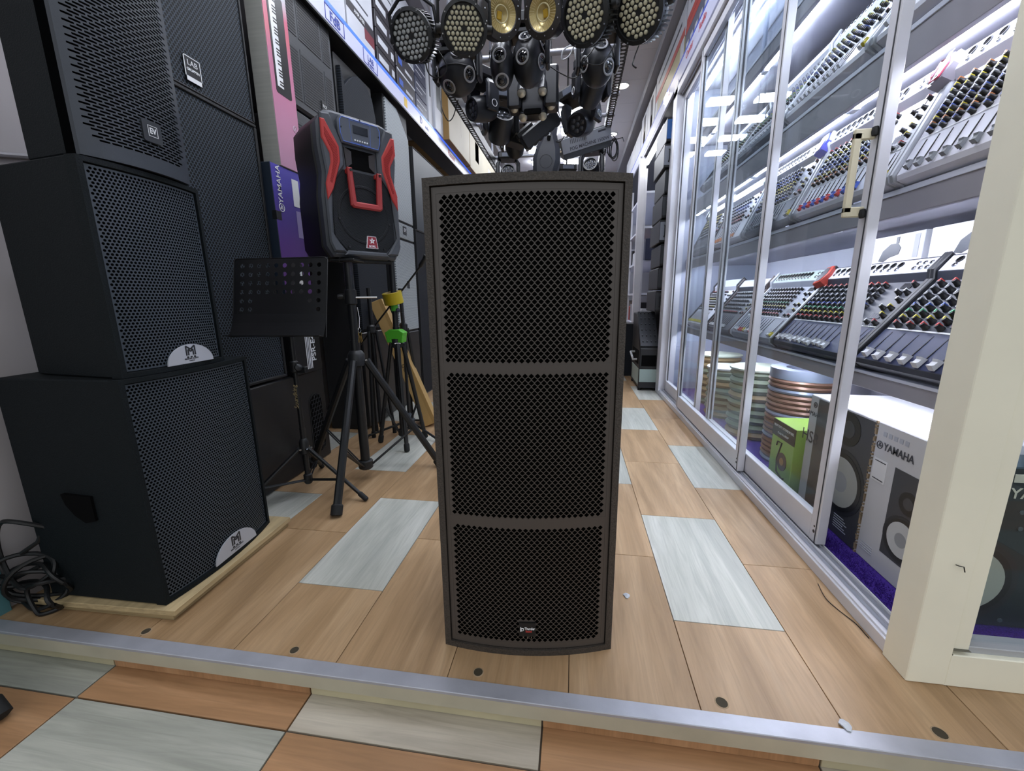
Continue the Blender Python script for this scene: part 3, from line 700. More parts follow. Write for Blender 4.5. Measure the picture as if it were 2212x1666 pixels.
    MB().prism([(-.003, .047), (.049, .047), (.042, .096), (.004, .096)], -.0128, -.011).build('badge_field', mat('badge_deep_red', '#8e2030', .4), b)
    st = []
    for i in range(10): a = pi / 2 + i * pi / 5; q = .0155 if i % 2 == 0 else .0065; st.append((.023 + q * cos(a), .078 + q * sin(a)))
    MB().prism(st, -.0136, -.012).build('star', WHITE, b); text('BORL', .0135, WHITE, b, (.023, -.0132, .0535), bold=.0003)
    text('B', .010, mat('badge_deep_red', '#8e2030', .4), b, (.023, -.0141, .0775))
    MB().tube([(-.12, .02, 0), (-.13, .02, -.012), (.13, .02, -.012), (.12, .02, 0)], .008, 8).build('foot_rail', RUB, t)
portable_speaker()
def tripod(name, label, c, hubz, top, r, angs, rt=.014, rl=.013, foot=None, brace=True, m=BLKM):
    t = thing(name, label, 'stand', (c[0], c[1], 0))
    MB().cyl((0, 0, .055), (0, 0, hubz + .10), rt * 1.15, n=14).build('lower_tube', m, t)
    MB().cyl((0, 0, hubz + .08), (0, 0, top), rt, n=14).build('upper_tube', m, t)
    MB().lathe([(rt * 1.3, -.03), (rt * 2.0, -.025), (rt * 2.0, .03), (rt * 1.5, .045), (rt * 1.2, .05)], (0, 0, hubz), n=14).build('hub', BLKP, t)
    MB().lathe([(rt * 1.3, 0), (rt * 1.8, .008), (rt * 1.8, .045), (rt * 1.3, .05)], (0, 0, .055), n=12).build('lower_ring', BLKP, t)
    for a in angs:
        a = rad(a); d = Vector((cos(a), sin(a), 0)); p0 = d * (rt * 2.2) + Vector((0, 0, hubz)); p1 = d * r + Vector((0, 0, .012))
        lg = MB().cyl(p0, p1, rl, n=10).build('leg', m, t)
        e = (p1 - p0).normalized(); MB().lathe([(rl * 1.05, 0), (rl * 1.35, .006), (rl * 1.35, .045), (rl * .9, .05)], p1 - e * .042, e, 12).build('rubber_foot', RUB, lg)
        q = p0.lerp(p1, .62)
        if brace:
            bd = Vector((-sin(a), cos(a), 0)) * .006
            b = MB(); b.cyl(d * rt * 1.5 + Vector((0, 0, .075)) + bd, q + bd, .004, n=6); b.cyl(d * rt * 1.5 + Vector((0, 0, .075)) - bd, q - bd, .004, n=6); b.build('brace', m, t)
        MB().cyl(p0 + Vector((-d.y, d.x, 0)) * .018, p0 - Vector((-d.y, d.x, 0)) * .018, .005, n=8).build('bolt', CHROME, t)
    return t
ts = tripod('speaker_stand', 'black tripod speaker stand carrying the red-trimmed portable speaker', (-1.072, 1.915), .63, 1.112, .392, (-81, 30, 166), .0205, .0185)
MB().lathe([(.02, 0), (.028, .006), (.028, .07), (.02, .076)], (0, 0, .90), n=14).build('collar', BLKP, ts)
MB().cyl((.02, 0, .935), (.12, .03, .935), .005, n=8).build('locking_pin', CHROME, ts)
MB().lathe([(.006, 0), (.013, .01), (.013, .03), (.006, .034)], (-.025, -.01, .94), (-1, -.3, 0), 10).build('clamp_knob', BLKP, ts)
MB().box(-.05, -.02, -.02, .02, .925, .955, .004).build('clamp', BLKP, ts)
MB().box(-.06, .06, -.05, .05, 1.10, 1.112, .003).build('top_plate', BLKP, ts)
ky = thing('key_bunch', 'small bunch of brass keys hanging from the speaker stand', 'keys', (-1.032, 1.897, .78))
MB().torus((0, 0, .0), (1, 0, 0), .012, .0012, 16, 5).build('ring', CHROME, ky)
for i, a in enumerate((-.25, .1, .35)):
    k = MB(); k.T = Matrix.Rotation(a, 4, 'X'); k.lathe([(.009, -.001), (.009, .001)], (0, 0, -.02), (1, 0, 0), 10); k.box(-.001, .001, -.0025, .0025, -.06, -.028); k.build('key', mat('brass', '#b89a55', .35, .9), ky)
MB().tube([(0, 0, .012), (.005, .0, .06), (.002, -.005, .11)], .0015, 5).build('cord', WHITE, ky)
# ---- sheet-music stand
ms = tripod('music_stand', 'black sheet-music stand with punched desk beside the subwoofer', (-1.265, 1.715), .235, .80, .315, (-7, 113, 233), .011, .009)
MB().lathe([(.012, 0), (.018, .006), (.018, .05), (.012, .056)], (0, 0, .60), n=12).build('collar', BLKP, ms)
MB().lathe([(.006, 0), (.016, .01), (.016, .022), (.006, .028)], (.018, -.01, .625), (1, -.6, .2), 10).build('clamp_knob', BLKP, ms)
MB().box(.014, .06, -.012, .012, .60, .63, .003).build('height_clamp', BLKP, ms)
text('Soundking', .03, mat('gold_print', '#c7b58a', .4, .3), ms, (-.003, -.0135, .49), (pi / 2, -pi / 2, 0), sx=.9)
def desk():
    w, h = .405, .325; m = MB(); nx, nz = 10, 7; g = .0370; R = .0094
    x0 = -nx * g / 2; gz = .0362; z0 = h - .012 - nz * gz
    rows = {6: range(10), 5: range(10), 4: range(10), 3: range(10), 2: [0, 1, 8, 9], 1: [0, 1, 9]}
    bend = lambda z: -.02 * max(0, 1 - z / .12) ** 2
    def Q(a, b, c, d): m.add([(a, bend(c), c), (b, bend(c), c), (b, bend(d), d), (a, bend(d), d)], [(0, 1, 2, 3)])
    for k in range(nz):
        za, zb = z0 + k * gz, z0 + (k + 1) * gz
        Q(-w / 2, x0, za, zb); Q(-x0, w / 2, za, zb)
        for i in range(nx):
            xa = x0 + i * g; xc, zc = xa + g / 2, (za + zb) / 2
            if i in rows.get(k, []):
                N = 16; o = []
                for j in range(N):
                    a = 2 * pi * j / N; s = max(abs(cos(a)), abs(sin(a))); o.append((xc + cos(a) / s * g / 2, zc + sin(a) / s * gz / 2))
                hh = [(xc + R * cos(2 * pi * j / N), zc + R * sin(2 * pi * j / N)) for j in range(N)]
                m.add([(x, bend(z), z) for x, z in o + hh], [(j, (j + 1) % N, N + (j + 1) % N, N + j) for j in range(N)])
            else: Q(xa, xa + g, za, zb)
    Q(-w / 2, w / 2, h - .012, h)
    n = 4
    for k in range(n): Q(-w / 2, w / 2, z0 * k / n, z0 * (k + 1) / n)
    o = m.build('desk', mat('stand_black', '#121317', .42), ms, smooth=False, loc=(.070, -.165, .778), rot=(rad(-13), 0, rad(3)))
    md = o.modifiers.new('s', 'SOLIDIFY'); md.thickness = .0015
    MB().box(-w / 2, w / 2, -.055, -.018, -.001, .001, .0008).build('ledge', mat('stand_black', '#121317', .42), o)
    MB().tube([(-w / 2, 0, 0), (-w / 2, -.002, h - .01), (-w / 2 + .01, 0, h), (w / 2 - .01, 0, h), (w / 2, 0, h - .01), (w / 2, 0, 0)], .002, 6).build('rolled_edge', mat('stand_black', '#121317', .42), o)
    MB().box(-.02, .02, .002, .03, .05, .10, .004).build('desk_bracket', BLKP, o)
    MB().tube([(0, 0, .76), (.005, -.01, .80), (.055, -.11, .845), (.065, -.135, .855)], .010, 8).build('desk_arm', BLKM, ms)
desk()
# ---- second stand with tape and green bracket
s2 = tripod('light_stand', 'folded black tripod with green bracket and yellow tape, behind the speaker stand', (-1.09, 2.44), .66, 1.14, .16, (-60, 50, 180), .017, .013, brace=True)
GREEN = mat('green_plastic', '#4fae2e', .4)
MB().prism([(-.055, .70), (-.062, .725), (-.03, .745), (.03, .745), (.062, .725), (.055, .70), (.05, .665), (.02, .665), (.02, .685), (-.02, .685), (-.02, .665), (-.05, .665)], -.035, .03, b=.004).build('green_bracket', GREEN, s2)
MB().lathe([(.019, 0), (.021, .002), (.021, .035), (.019, .037)], (0, 0, .855), n=14).build('green_collar', GREEN, s2)
MB().lathe([(.006, 0), (.014, .01), (.014, .02), (.006, .026)], (.02, -.02, .86), (1, -.5, 0), 8).build('clamp_knob', mat('knob_blue', '#2a2f44', .5), s2)
tp = thing('tape_roll', 'yellow tape roll slipped over the pole of the green-bracket stand', 'tape', (-1.088, 2.438, .90), rot=(rad(12), rad(-6), 0))
MB().lathe([(.040, 0), (.058, .0), (.058, .068), (.040, .068), (.040, 0)], n=28, cap=False).build('tape', mat('yellow_tape', '#b9a51f', .3), tp)
MB().lathe([(.0365, -.001), (.0405, -.001), (.0405, .069), (.0365, .069), (.0365, -.001)], n=28, cap=False).build('core', mat('tape_core', '#b59f76', .8), tp)
mc = thing('microphone_stand', 'thin black boom microphone stand leaning behind the speaker stand', 'stand', (-1.12, 2.62, 0))
MB().cyl((0, 0, .04), (0, 0, .84), .010, n=10).build('pole', BLKM, mc)
MB().cyl((.17, -.06, 1.13), (-.36, .05, .60), .006, n=8).build('boom', BLKM, mc)
MB().lathe([(.02, -.012), (.03, -.01), (.03, .01), (.02, .012)], (-.055, -.02, .90), (0, -1, 0), 14).build('boom_joint', BLKP, mc)
MB().lathe([(.008, 0), (.014, .01), (.012, .06), (.016, .085)], (.16, -.06, 1.12), (.6, -.2, .75), 10).build('clip', BLKP, mc)
MB().lathe([(.014, 0), (.035, .012), (.04, .05), (.02, .085), (.012, .10)], (0, 0, .06), n=14).build('hub', mat('hub_slate', '#2a333b', .5), mc)
for a in (-28, 95, 205):
    d = Vector((cos(rad(a)), sin(rad(a)), 0)); lg = MB().cyl(d * .02 + Vector((0, 0, .10)), d * .30 + Vector((0, 0, .014)), .008, n=8).build('leg', BLKM, mc)
    MB().lathe([(.010, 0), (.014, .006), (.014, .04), (.008, .044)], d * .275 + Vector((0, 0, .02)), d - Vector((0, 0, .3)), 10).build('rubber_foot', RUB, lg)
for i, (x, y, rz, lab) in enumerate(((-1.20, 2.86, 10, 'folded black stand leaning left behind the green-bracket tripod'), (-1.33, 2.62, -20, 'folded black stand closest to the subwoofer, behind the speaker stand'))):
    t = thing('folded_stand', lab, 'stand', (x, y, 0), rad(rz))
    MB().cyl((0, 0, .05), (-.03, .01, 1.0), .014, n=10).build('pole', BLKM, t)
    for a in (-80, 40, 160):
        d = Vector((cos(rad(a)), sin(rad(a)), 0)); lg = MB().cyl(d * .03 + Vector((-.02, 0, .72)), d * .09 + Vector((0, 0, .012)), .011, n=8).build('leg', BLKM, t)
        MB().lathe([(.014, 0), (.014, .045)], d * .088 + Vector((0, 0, 0)), (0, 0, 1), 10).build('rubber_foot', RUB, lg)
    MB().lathe([(.02, 0), (.03, .01), (.03, .05), (.02, .06)], (-.02, 0, .70), n=12).build('hub', BLKP, t)
# ---- leaning long carton
ic = thing('long_carton', 'long narrow cardboard carton leaning between the stands and the pale-grille column', 'carton', (-1.04, 2.86, .0), rot=(rad(-3), rad(-21), rad(12)))
MB().box(-.045, .045, -.06, .06, .018, .98, .003).build('carton', mat('kraft_card', '#b0905a', .75, noise=(4, .1)), ic)
MB().box(.02, .0455, -.0605, -.0598, .02, .978, .0002).build('tape_strip', mat('kraft_tape', '#a3834f', .4), ic)
text('ISO22', .042, mat('carton_ink', '#3a2f22', .7), ic, (-.005, -.0612, .45), (pi / 2, pi / 2, 0))
# ---- cable heap by the wall
CAB = mat('black_cable', '#0e0f11', .5)
def loop(cx, cy, cz, rx, rz, tilt, rr, ph=0, wob=.02, n=30, closed=True):
    random.seed(int(abs(cx * 1000) + abs(cz * 777) + rx * 991)); a1, a2 = random.uniform(0, 6), random.uniform(0, 6); pts = []
    for i in range(n):
        a = ph + 2 * pi * i / n; x = rx * cos(a) + wob * sin(3 * a + a1) * .3; z = rz * sin(a) + wob * sin(2 * a + a2) * .4
        y = wob * sin(2 * a + a1)
        pts.append((cx + x * cos(tilt), cy + y + x * sin(tilt), max(rr, cz + z)))
    return pts
cb = thing('cable_coil', 'tangled black cable coil hanging by the wall beside the subwoofer', 'cable', (0, 0, 0))
for i, a in enumerate(((-1.61, .905, .20, .085, .11, .4, .0065), (-1.615, .895, .13, .09, .05, .3, .0065), (-1.60, .90, .10, .10, .055, .1, .006), (-1.585, .905, .09, .075, .075, .7, .0065), (-1.62, .895, .07, .085, .06, .2, .006), (-1.60, .89, .055, .10, .04, -.1, .0065), (-1.565, .90, .06, .06, .055, .6, .006))):
    MB().tube(loop(*a), a[6], 7, True).build('strand', CAB, cb)
MB().tube([(-1.63, .9, .19), (-1.59, .92, .22), (-1.56, .94, .30), (-1.585, .97, .25), (-1.60, .93, .14)], .0065, 7).build('strand', CAB, cb)
MB().tube([(-1.58, .905, .15), (-1.66, .89, .11), (-1.74, .87, .13)], .006, 7).build('strand', CAB, cb)
# foot of another stand at the frame's corner
ft = thing('stand_foot', 'black tube leg with rubber tip at the lower left edge of the photo', 'stand', (-1.375, .650, -.075))
MB().cyl((0, 0, .02), (-.30, .05, .30), .014, n=12).build('leg', BLKM, ft)
MB().lathe([(.010, 0), (.021, .006), (.021, .05), (.014, .06)], (.015, -.003, .012), (-.72, .12, .68), 12).build('rubber_foot', RUB, ft)
# scraps
for x, y, z, s, lab in ((.178, 1.20, 0, .014, 'crumpled scrap of foil on the floor right of the tall speaker'), (.60, .852, .0035, .016, 'torn white scrap stuck on the step edging under the plank joint')):
    random.seed(3); m = MB(); pts = [(s * random.uniform(.5, 1) * cos(2 * pi * i / 9), s * random.uniform(.5, 1) * sin(2 * pi * i / 9), random.uniform(.0005, .004)) for i in range(9)]
    m.add(pts + [(0, 0, .006)] + [(p[0], p[1], .0002) for p in pts], [(i, (i + 1) % 9, 9) for i in range(9)] + [(10 + i, 10 + (i + 1) % 9, (i + 1) % 9, i) for i in range(9)] + [tuple(range(18, 9, -1))])
    tag(m.build('paper_scrap', mat('scrap_white', '#b9bdc4', .5), smooth=False, loc=(x, y, z)), lab, 'litter')
# ================================================================ left shelf: lit fascia and boxes above the speakers
FAS = mat('fascia_white', '#c6c9e2', .35); BLUEL = mat('fascia_blue', '#3d66e8', .4, emit=.9)
lsf = thing('wall_shelf', 'long white fascia shelf with blue light line above the left speakers', 'shelf', (-1.42, 5.2, 2.46))
MB().box(-.30, .0, -3.9, 4.0, .10, .115, .001).build('shelf_board', mat('shelf_grey', '#4c4e55', .6), lsf)
MB().box(-.012, .004, -3.9, 4.0, .0, .115, .002).build('fascia_panel', FAS, lsf)
MB().box(-.01, .0045, -3.9, 4.0, -.012, .0, .001).build('fascia_edge', mat('fascia_edge_dark', '#23262b', .4), lsf)
MB().box(.0035, .0052, -3.9, 4.0, .094, .116, .0004).build('light_line', BLUEL, lsf)
R90 = (pi / 2, 0, pi / 2)
def fas_text(s, y, z, size, m, **k): return text(s, size, m, lsf, (.006, y - 5.2, z), R90, **k)
BINK = mat('fascia_ink', '#2b3f9a', .5); RINK = mat('fascia_red', '#c23b40', .5)
fas_text('FdB', 2.62, .047, .07, BINK, bold=.001)
q = MB()
for a in ((-.10, .10, .010, .014), (-.10, .10, .086, .090), (-.10, -.094, .010, .09), (.094, .10, .010, .09)): q.box(.0045, .006, 2.62 - 5.2 + a[0], 2.62 - 5.2 + a[1], a[2], a[3])
q.build('sign_outline', BINK, lsf)
q = MB()
for a in ((-.10, .10, .010, .014), (-.10, -.094, .010, .09), (.094, .10, .010, .09)): q.box(.0045, .006, 3.05 - 5.2 + a[0], 3.05 - 5.2 + a[1], a[2], a[3])
q.build('sign_outline', BINK, lsf); fas_text('LAB', 3.05, .058, .05, BINK); fas_text('gruppen', 3.05, .03, .028, BINK)
MB().box(.0045, .006, 3.62 - 5.2, 3.68 - 5.2, .02, .085).build('sign_mark', mat('sign_yellow', '#cfae45', .5), lsf)
fas_text('D', 4.0, .05, .08, BINK); fas_text('audio', 4.15, .04, .045, BINK)
fas_text('Pioneer', 4.95, .045, .085, RINK, bold=.001); fas_text('Pioneer', 6.0, .045, .085, RINK)
def carton(name, label, x0, x1, y0, y1, z0, z1, m, bands=(), side=1, group=None, txt=None):
    """box on a shelf; printed bands on the aisle face (side=+1 faces +X)"""
    t = thing(name, label, 'carton', ((x0 + x1) / 2, (y0 + y1) / 2, z0), 0, group)
    w, d, h = (x1 - x0) / 2, (y1 - y0) / 2, z1 - z0
    MB().box(-w, w, -d, d, 0, h, .003).build('carton', m, t)
    for a0, a1, b0, b1, mm in bands:
        xs = (w - .0005, w + .0012) if side > 0 else (-w - .0012, -w + .0005)
        MB().box(xs[0], xs[1], -d + 2 * d * a0, -d + 2 * d * a1, h * b0, h * b1).build('print', mm, t)
    if txt:
        s, size, a, b, mm = txt
        text(s, size, mm, t, ((w + .0016) * side, -d + 2 * d * a, h * b), (pi / 2, 0, side * pi / 2))
    return t
CW = mat('carton_white', '#b9bcc4', .5, noise=(3, .06)); CG = mat('carton_grey', '#8e929b', .5); CK = mat('carton_dark', '#2c2a30', .45); CN = mat('carton_navy', '#232a45', .45)
CR = mat('carton_maroon', '#6b2a34', .5); INK = mat('ink_dark', '#3a3c44', .6)
LB = 'cartons on the left shelf'
carton('carton', 'white carton with red lettering above the framed blue sign', -1.80, -1.43, 2.30, 2.78, 2.577, 2.98, CW, ((.05, .3, .7, .8, RINK),), 1, LB, ('AUDIO CENTER', .04, .35, .62, RINK))
carton('carton', 'white carton stacked over the white red-lettered carton', -1.80, -1.44, 2.30, 2.78, 2.983, 3.32, CW, ((.1, .9, .1, .14, INK),), 1, LB)
carton('carton', 'maroon-banded white carton right of the red-lettered carton', -1.80, -1.43, 2.80, 3.16, 2.577, 2.75, CW, ((0, 1, .72, 1, CK), (.62, 1, .35, .72, CR)), 1, LB, ('AMPLIFIER', .03, .45, .86, WHITE))
carton('carton', 'plain white carton upon the maroon-banded one', -1.80, -1.43, 2.80, 3.16, 2.753, 3.05, CW, ((.1, .5, .3, .4, INK), (.1, .8, .15, .19, INK)), 1, LB)
carton('carton', 'grey-white carton at the top of the second stack on the left shelf', -1.80, -1.43, 2.80, 3.16, 3.053, 3.33, CG, (), 1, LB)
for j in range(4):
    carton('carton', ('lowest', 'second', 'third', 'topmost')[j] + ' of four dark label-striped cartons on the left shelf', -1.80, -1.43, 3.20, 3.50, 2.577 + j * .115, 2.69 + j * .115, CK, ((.08, .62, .3, .68, CW), (.8, .96, .3, .7, CW)), 1, LB)
carton('carton', 'long white carton on the four dark label-striped cartons', -1.80, -1.43, 3.20, 3.52, 3.04, 3.20, CW, ((.05, .95, .4, .46, INK),), 1, LB)
carton('carton', 'topmost grey carton over the long white carton', -1.80, -1.43, 3.20, 3.52, 3.203, 3.34, CG, (), 1, LB)
for j in range(3):
    carton('carton', ('bottom', 'middle', 'top')[j] + ' charcoal carton of three with blue marks under the white pair', -1.80, -1.43, 3.54, 3.92, 2.577 + j * .15, 2.725 + j * .15, CK if j < 2 else CG, ((.1, .3, .3, .6, mat('print_blue', '#3b58a8', .5)), (.45, .85, .25, .4, CW), (.0, 1, .9, 1, CW)), 1, LB)
carton('carton', 'white carton over the three charcoal blue-marked cartons', -1.80, -1.43, 3.54, 3.92, 3.03, 3.16, CW, ((.1, .9, .5, .55, INK),), 1, LB)
carton('carton', 'topmost white carton with red end over the charcoal stack', -1.80, -1.43, 3.54, 3.92, 3.163, 3.33, CW, ((.75, 1, .3, .8, CR),), 1, LB)
for j in range(4):
    carton('carton', ('lowest', 'second', 'third', 'uppermost')[j] + ' navy white-lined carton next to the black-slot white box', -1.80, -1.43, 3.94, 4.22, 2.577 + j * .14, 2.714 + j * .14, CN, ((.08, .92, .62, .70, CW), (.08, .6, .3, .36, CW)), 1, LB)
carton('carton', 'narrow white upright box with black slot', -1.80, -1.42, 4.24, 4.36, 2.577, 3.30, CW, ((.35, .62, .35, .95, CK),), 1, LB)
carton('carton', 'white upright box with dark window, left of the brown cartons', -1.80, -1.40, 4.37, 4.62, 2.577, 3.25, CW, ((.25, .95, .32, .86, mat('window_dark', '#474f52', .4)),), 1, LB)
KR = mat('kraft_brown', '#9a7b4c', .8, noise=(3, .1)); CRM = mat('cream_carton', '#b3ab94', .6, noise=(2, .08))
c1 = carton('carton', 'large cream carton with brown kraft ends overhanging the left shelf', -1.85, -1.35, 4.66, 5.55, 2.577, 3.10, KR, ((.005, .995, .01, .99, CRM), (.55, .556, .35, .75, CR)), 1, LB)
c2 = carton('carton', 'second cream carton with kraft ends, farther along the left shelf', -1.85, -1.36, 5.60, 6.6, 2.577, 3.05, KR, ((.005, .995, .01, .99, CRM), (.3, .5, .35, .85, mat('print_violet', '#575a78', .5))), 1, LB)
carton('carton', 'last cream carton at the far end of the left shelf', -1.85, -1.38, 6.65, 7.6, 2.577, 3.05, CRM, ((.2, .4, .3, .7, CW),), 1, LB)
# ================================================================ right-hand glass display case
FRW = mat('white_aluminium', '#d3d4dc', .4, .1, noise=(5, .05)); CREAM = mat('cream_paint', '#f0edda', .5, noise=(4, .04)); GLS = glassmat('door_glass')
LEDM = emitter('led_strip', '#eef2ff', STRIP_E)
SHF = mat('shelf_laminate', '#8d8b93', .5, noise=(6, .03)); SHE = mat('shelf_white_edge', '#c9cede', .45); SHU = mat('shelf_under', '#9a9aa6', .5)
sl = struct(MB().box(.818, .906, 1.06, 4.2, 0, .040, .002).build('trim_6', FRW))
for i, x in enumerate((.824, .845, .860, .875, .892)): MB().box(x, x + .006, 1.07, 4.19, .038, .052 if i in (1, 3) else .047, .001).build('sill_track', ALU if i in (1, 3) else FRW, sl)
# corner post and front panel
cpz = struct(MB().box(.812, .897, .993, 1.072, .0, 3.4, .002).build('trim_7', CREAM))
MB().box(.8965, .932, .998, 1.06, .10, 2.6, .002).build('post_strip', CREAM, cpz)
struct(MB().box(.893, 2.4, .992, 1.05, .0, .088, .002).build('trim_8', CREAM)); struct(MB().box(.93, 2.4, 1.005, 1.05, .086, .105, .002).build('trim_9', mat('window_bead', '#a7a9ad', .4)))
struct(MB().box(.93, 2.4, 1.022, 1.028, .10, 2.6).build('window_1', GLS, smooth=False))
struct(MB().box(.81, 2.4, .98, 1.08, 2.58, 3.4, .002).build('trim_10', CREAM))
JOINT = mat('dirt_line', '#6c6a5f', .9)  # thin darker lines along the joints of post and rail
for a in ((.8955, .8968, .9922, .9932, .0, .09), (.8965, .932, .9922, .999, .0995, .1005)): MB().box(*a).build('joint_line', JOINT, cpz)
MB().tube([(.858, .992, .325), (.858, .985, .327), (.868, .985, .325), (.873, .986, .312)], .0012, 5).build('wire_end', BLKM, cpz)
# case carpet, ceiling board, jamb
PURC = mat('purple_carpet', '#3b1d86', .95, noise=(260, .45), bump=(260, 1.))
cp_ = struct(MB().box(.906, 1.62, 1.06, 4.2, 0, .043, .002).build('floor', PURC))
fz = MB(); random.seed(5)
for i in range(4200):
    x, y = .907 + abs(random.gauss(0, .032)), random.uniform(1.1, 2.3); a = random.uniform(0, 6.28); l = random.uniform(.003, .009)
    dx, dy = l * cos(a), l * sin(a); fz.add([(x - .0012, y, .0425), (x + .0012, y, .0425), (x + dx, y + dy, .0425 + random.uniform(.004, .010))], [(0, 1, 2)])
fzo = fz.build('carpet_pile', PURC, cp_, smooth=False); fzo['kind'] = 'stuff'
struct(MB().box(.83, 1.62, 1.05, 4.2, 2.64, 2.70, .002).build('trim_11', FRW))
struct(MB().box(.812, .95, 4.06, 4.2, 0, 2.70, .003).build('trim_12', FRW)); struct(MB().box(.95, 1.62, 4.16, 4.2, 0, 2.7).build('wall_end', mat('case_end', '#aab1c4', .6)))
hd = struct(MB().box(.812, .95, 1.05, 4.2, 2.585, 2.645, .003).build('trim_13', FRW))
for x in (.845, .885, .92): MB().box(x, x + .006, 1.06, 4.1, 2.57, 2.587, .001).build('head_track', ALU, hd)
# sliding doors
def door(n, y0, y1, x, handle=None):
    z0, z1 = .052, 2.574; s = .046
    o = struct(MB().box(x - .002, x + .002, y0 + s - .004, y1 - s + .004, z0 + .09, z1 - .05).build('window_%d' % n, GLS, smooth=False))
    for a, b in ((y0, y0 + s), (y1 - s, y1)):
        MB().box(x - .016, x + .016, a, b, z0, z1, .002).build('stile', FRW, o)
        MB().box(x - .0175, x - .0155, a + .008, a + .012, z0, z1).build('stile_groove', mat('seal_dark', '#2e3036', .6), o)
    MB().box(x - .004, x + .004, y0 + s - .001, y0 + s + .006, z0 + .05, z1 - .05).build('seal', mat('seal_dark', '#2e3036', .6), o)
    MB().box(x - .004, x + .004, y1 - s - .006, y1 - s + .001, z0 + .05, z1 - .05).build('seal', mat('seal_dark', '#2e3036', .6), o)
    MB().box(x - .015, x + .015, y0 + s - .001, y1 - s + .001, z0, z0 + .095, .002).build('bottom_rail', FRW, o)
    MB().box(x - .015, x + .015, y0 + s - .001, y1 - s + .001, z1 - .055, z1, .002).build('top_rail', FRW, o)
    for k in (.02, .04): MB().lathe([(.006 if k < .03 else .004, 0), (.006 if k < .03 else .004, .001)], (x - .016, y0 + .022, z0 + k + .02), (-1, 0, 0), 10).build('screw', BLKM, o)
    return o
d1 = door(2, 1.49, 2.79, .880); door(3, 2.125, 3.43, .846); door(4, 3.02, 4.05, .880)
# pull handle of the nearest door
HC = mat('handle_cream', '#cfc8ae', .5)
hn = MB(); hn.box(-.058, -.036, .0, .012, 0, .225, .003); hn.box(-.058, .0, .0, .012, .205, .235, .003); hn.box(-.058, .0, .0, .012, -.012, .018, .003)
hn.build('handle', HC, d1, loc=(.864, 1.512, 1.168))
for z in (1.392, 1.165): MB().lathe([(.008, -.012), (.010, 0), (.008, .012)], (.858, 1.510, z), (0, .15, 1), 10).build('handle_bolt', RUB, d1)
# right fascia shelf over the case
rs = thing('wall_shelf', 'white fascia with blue line running above the glass case', 'shelf', (.83, 5.1, 2.705))
MB().box(0, .5, -4.0, 4.0, .0, .012, .001).build('shelf_board', mat('shelf_grey', '#4c4e55', .6), rs)
MB().box(-.014, .002, -4.0, 4.0, -.03, .11, .002).build('fascia_panel', FAS, rs)
MB().box(-.0155, -.013, -4.0, 4.0, .094, .112, .0005).build('light_line', mat('fascia_blue_dim', '#3f55b8', .4, emit=.15), rs)
for y, s in ((3.42, 'Audio'), (3.75, 'Center'), (4.5, 'Sound')): text(s, .07, RINK, rs, (-.0162, y - 5.1, .045), (pi / 2, 0, -pi / 2))
MB().box(-.03, -.012, -.62, -.50, .02, .075, .004).build('spot_lamp', emitter('spot_face', '#ffffff', 12), rs)
CRED = mat('carton_red', '#a9433c', .5); GOLD = mat('carton_gold', '#a39a72', .45)
RB = 'cartons above the glass case'
def rc(lab, y0, y1, z0, z1, m, bands=(), x0=.86, txt=None): return carton('carton', lab, x0, 1.30, y0, y1, z0, z1, m, bands, -1, RB, txt)
rc('slate carton with white bars above the case, nearest the entrance', 2.3, 3.06, 2.82, 3.10, mat('carton_slate', '#55596a', .5), tuple((.06 + .15 * i, .16 + .15 * i, .12, .55, CW) for i in range(6)) + ((0, 1, .86, 1, CRED),))
rc('white carton with red bottom band over the nearest slate carton', 2.3, 3.06, 3.103, 3.32, CW, ((0, 1, 0, .3, CRED), (.1, .9, .5, .6, INK)))
rc('slate carton with white bars above the glass case, red upper edge', 3.08, 4.12, 2.82, 3.08, mat('carton_slate', '#55596a', .5), tuple((.05 + .12 * i, .12 + .12 * i, .12, .5, CW) for i in range(8)) + ((0, 1, .8, 1, CRED),))
rc('white and red striped carton lying on the barred slate carton', 3.08, 4.10, 3.083, 3.32, CW, ((0, 1, .78, 1, CRED), (0, 1, 0, .22, CRED), (.1, .9, .45, .55, INK)))
rc('white and red carton above the case end, beside the striped one', 4.16, 5.42, 3.06, 3.31, CW, ((0, 1, 0, .25, CRED), (.1, .9, .55, .66, INK)))
rc('gold-tinted silver carton under the white and red carton', 4.16, 5.42, 2.82, 3.057, GOLD, ((0, .1, 0, 1, CW), (.9, 1, 0, 1, CW)))
for j, (a, b) in enumerate(((5.46, 5.95), (5.97, 6.46))):
    rc(('nearer' if j == 0 else 'farther') + ' white carton with dark strip and yellow spot above the far shelves', a, b, 2.82, 3.28, CW, ((.3, .6, .1, .9, CK), (.35, .55, .2, .5, mat('sign_yellow', '#cfae45', .5))))
for j in range(3): rc(('first', 'second', 'third')[j] + ' plain white carton at the far end above the right shelves', 6.5 + .55 * j, 7.02 + .55 * j, 2.82, 3.2, CW)
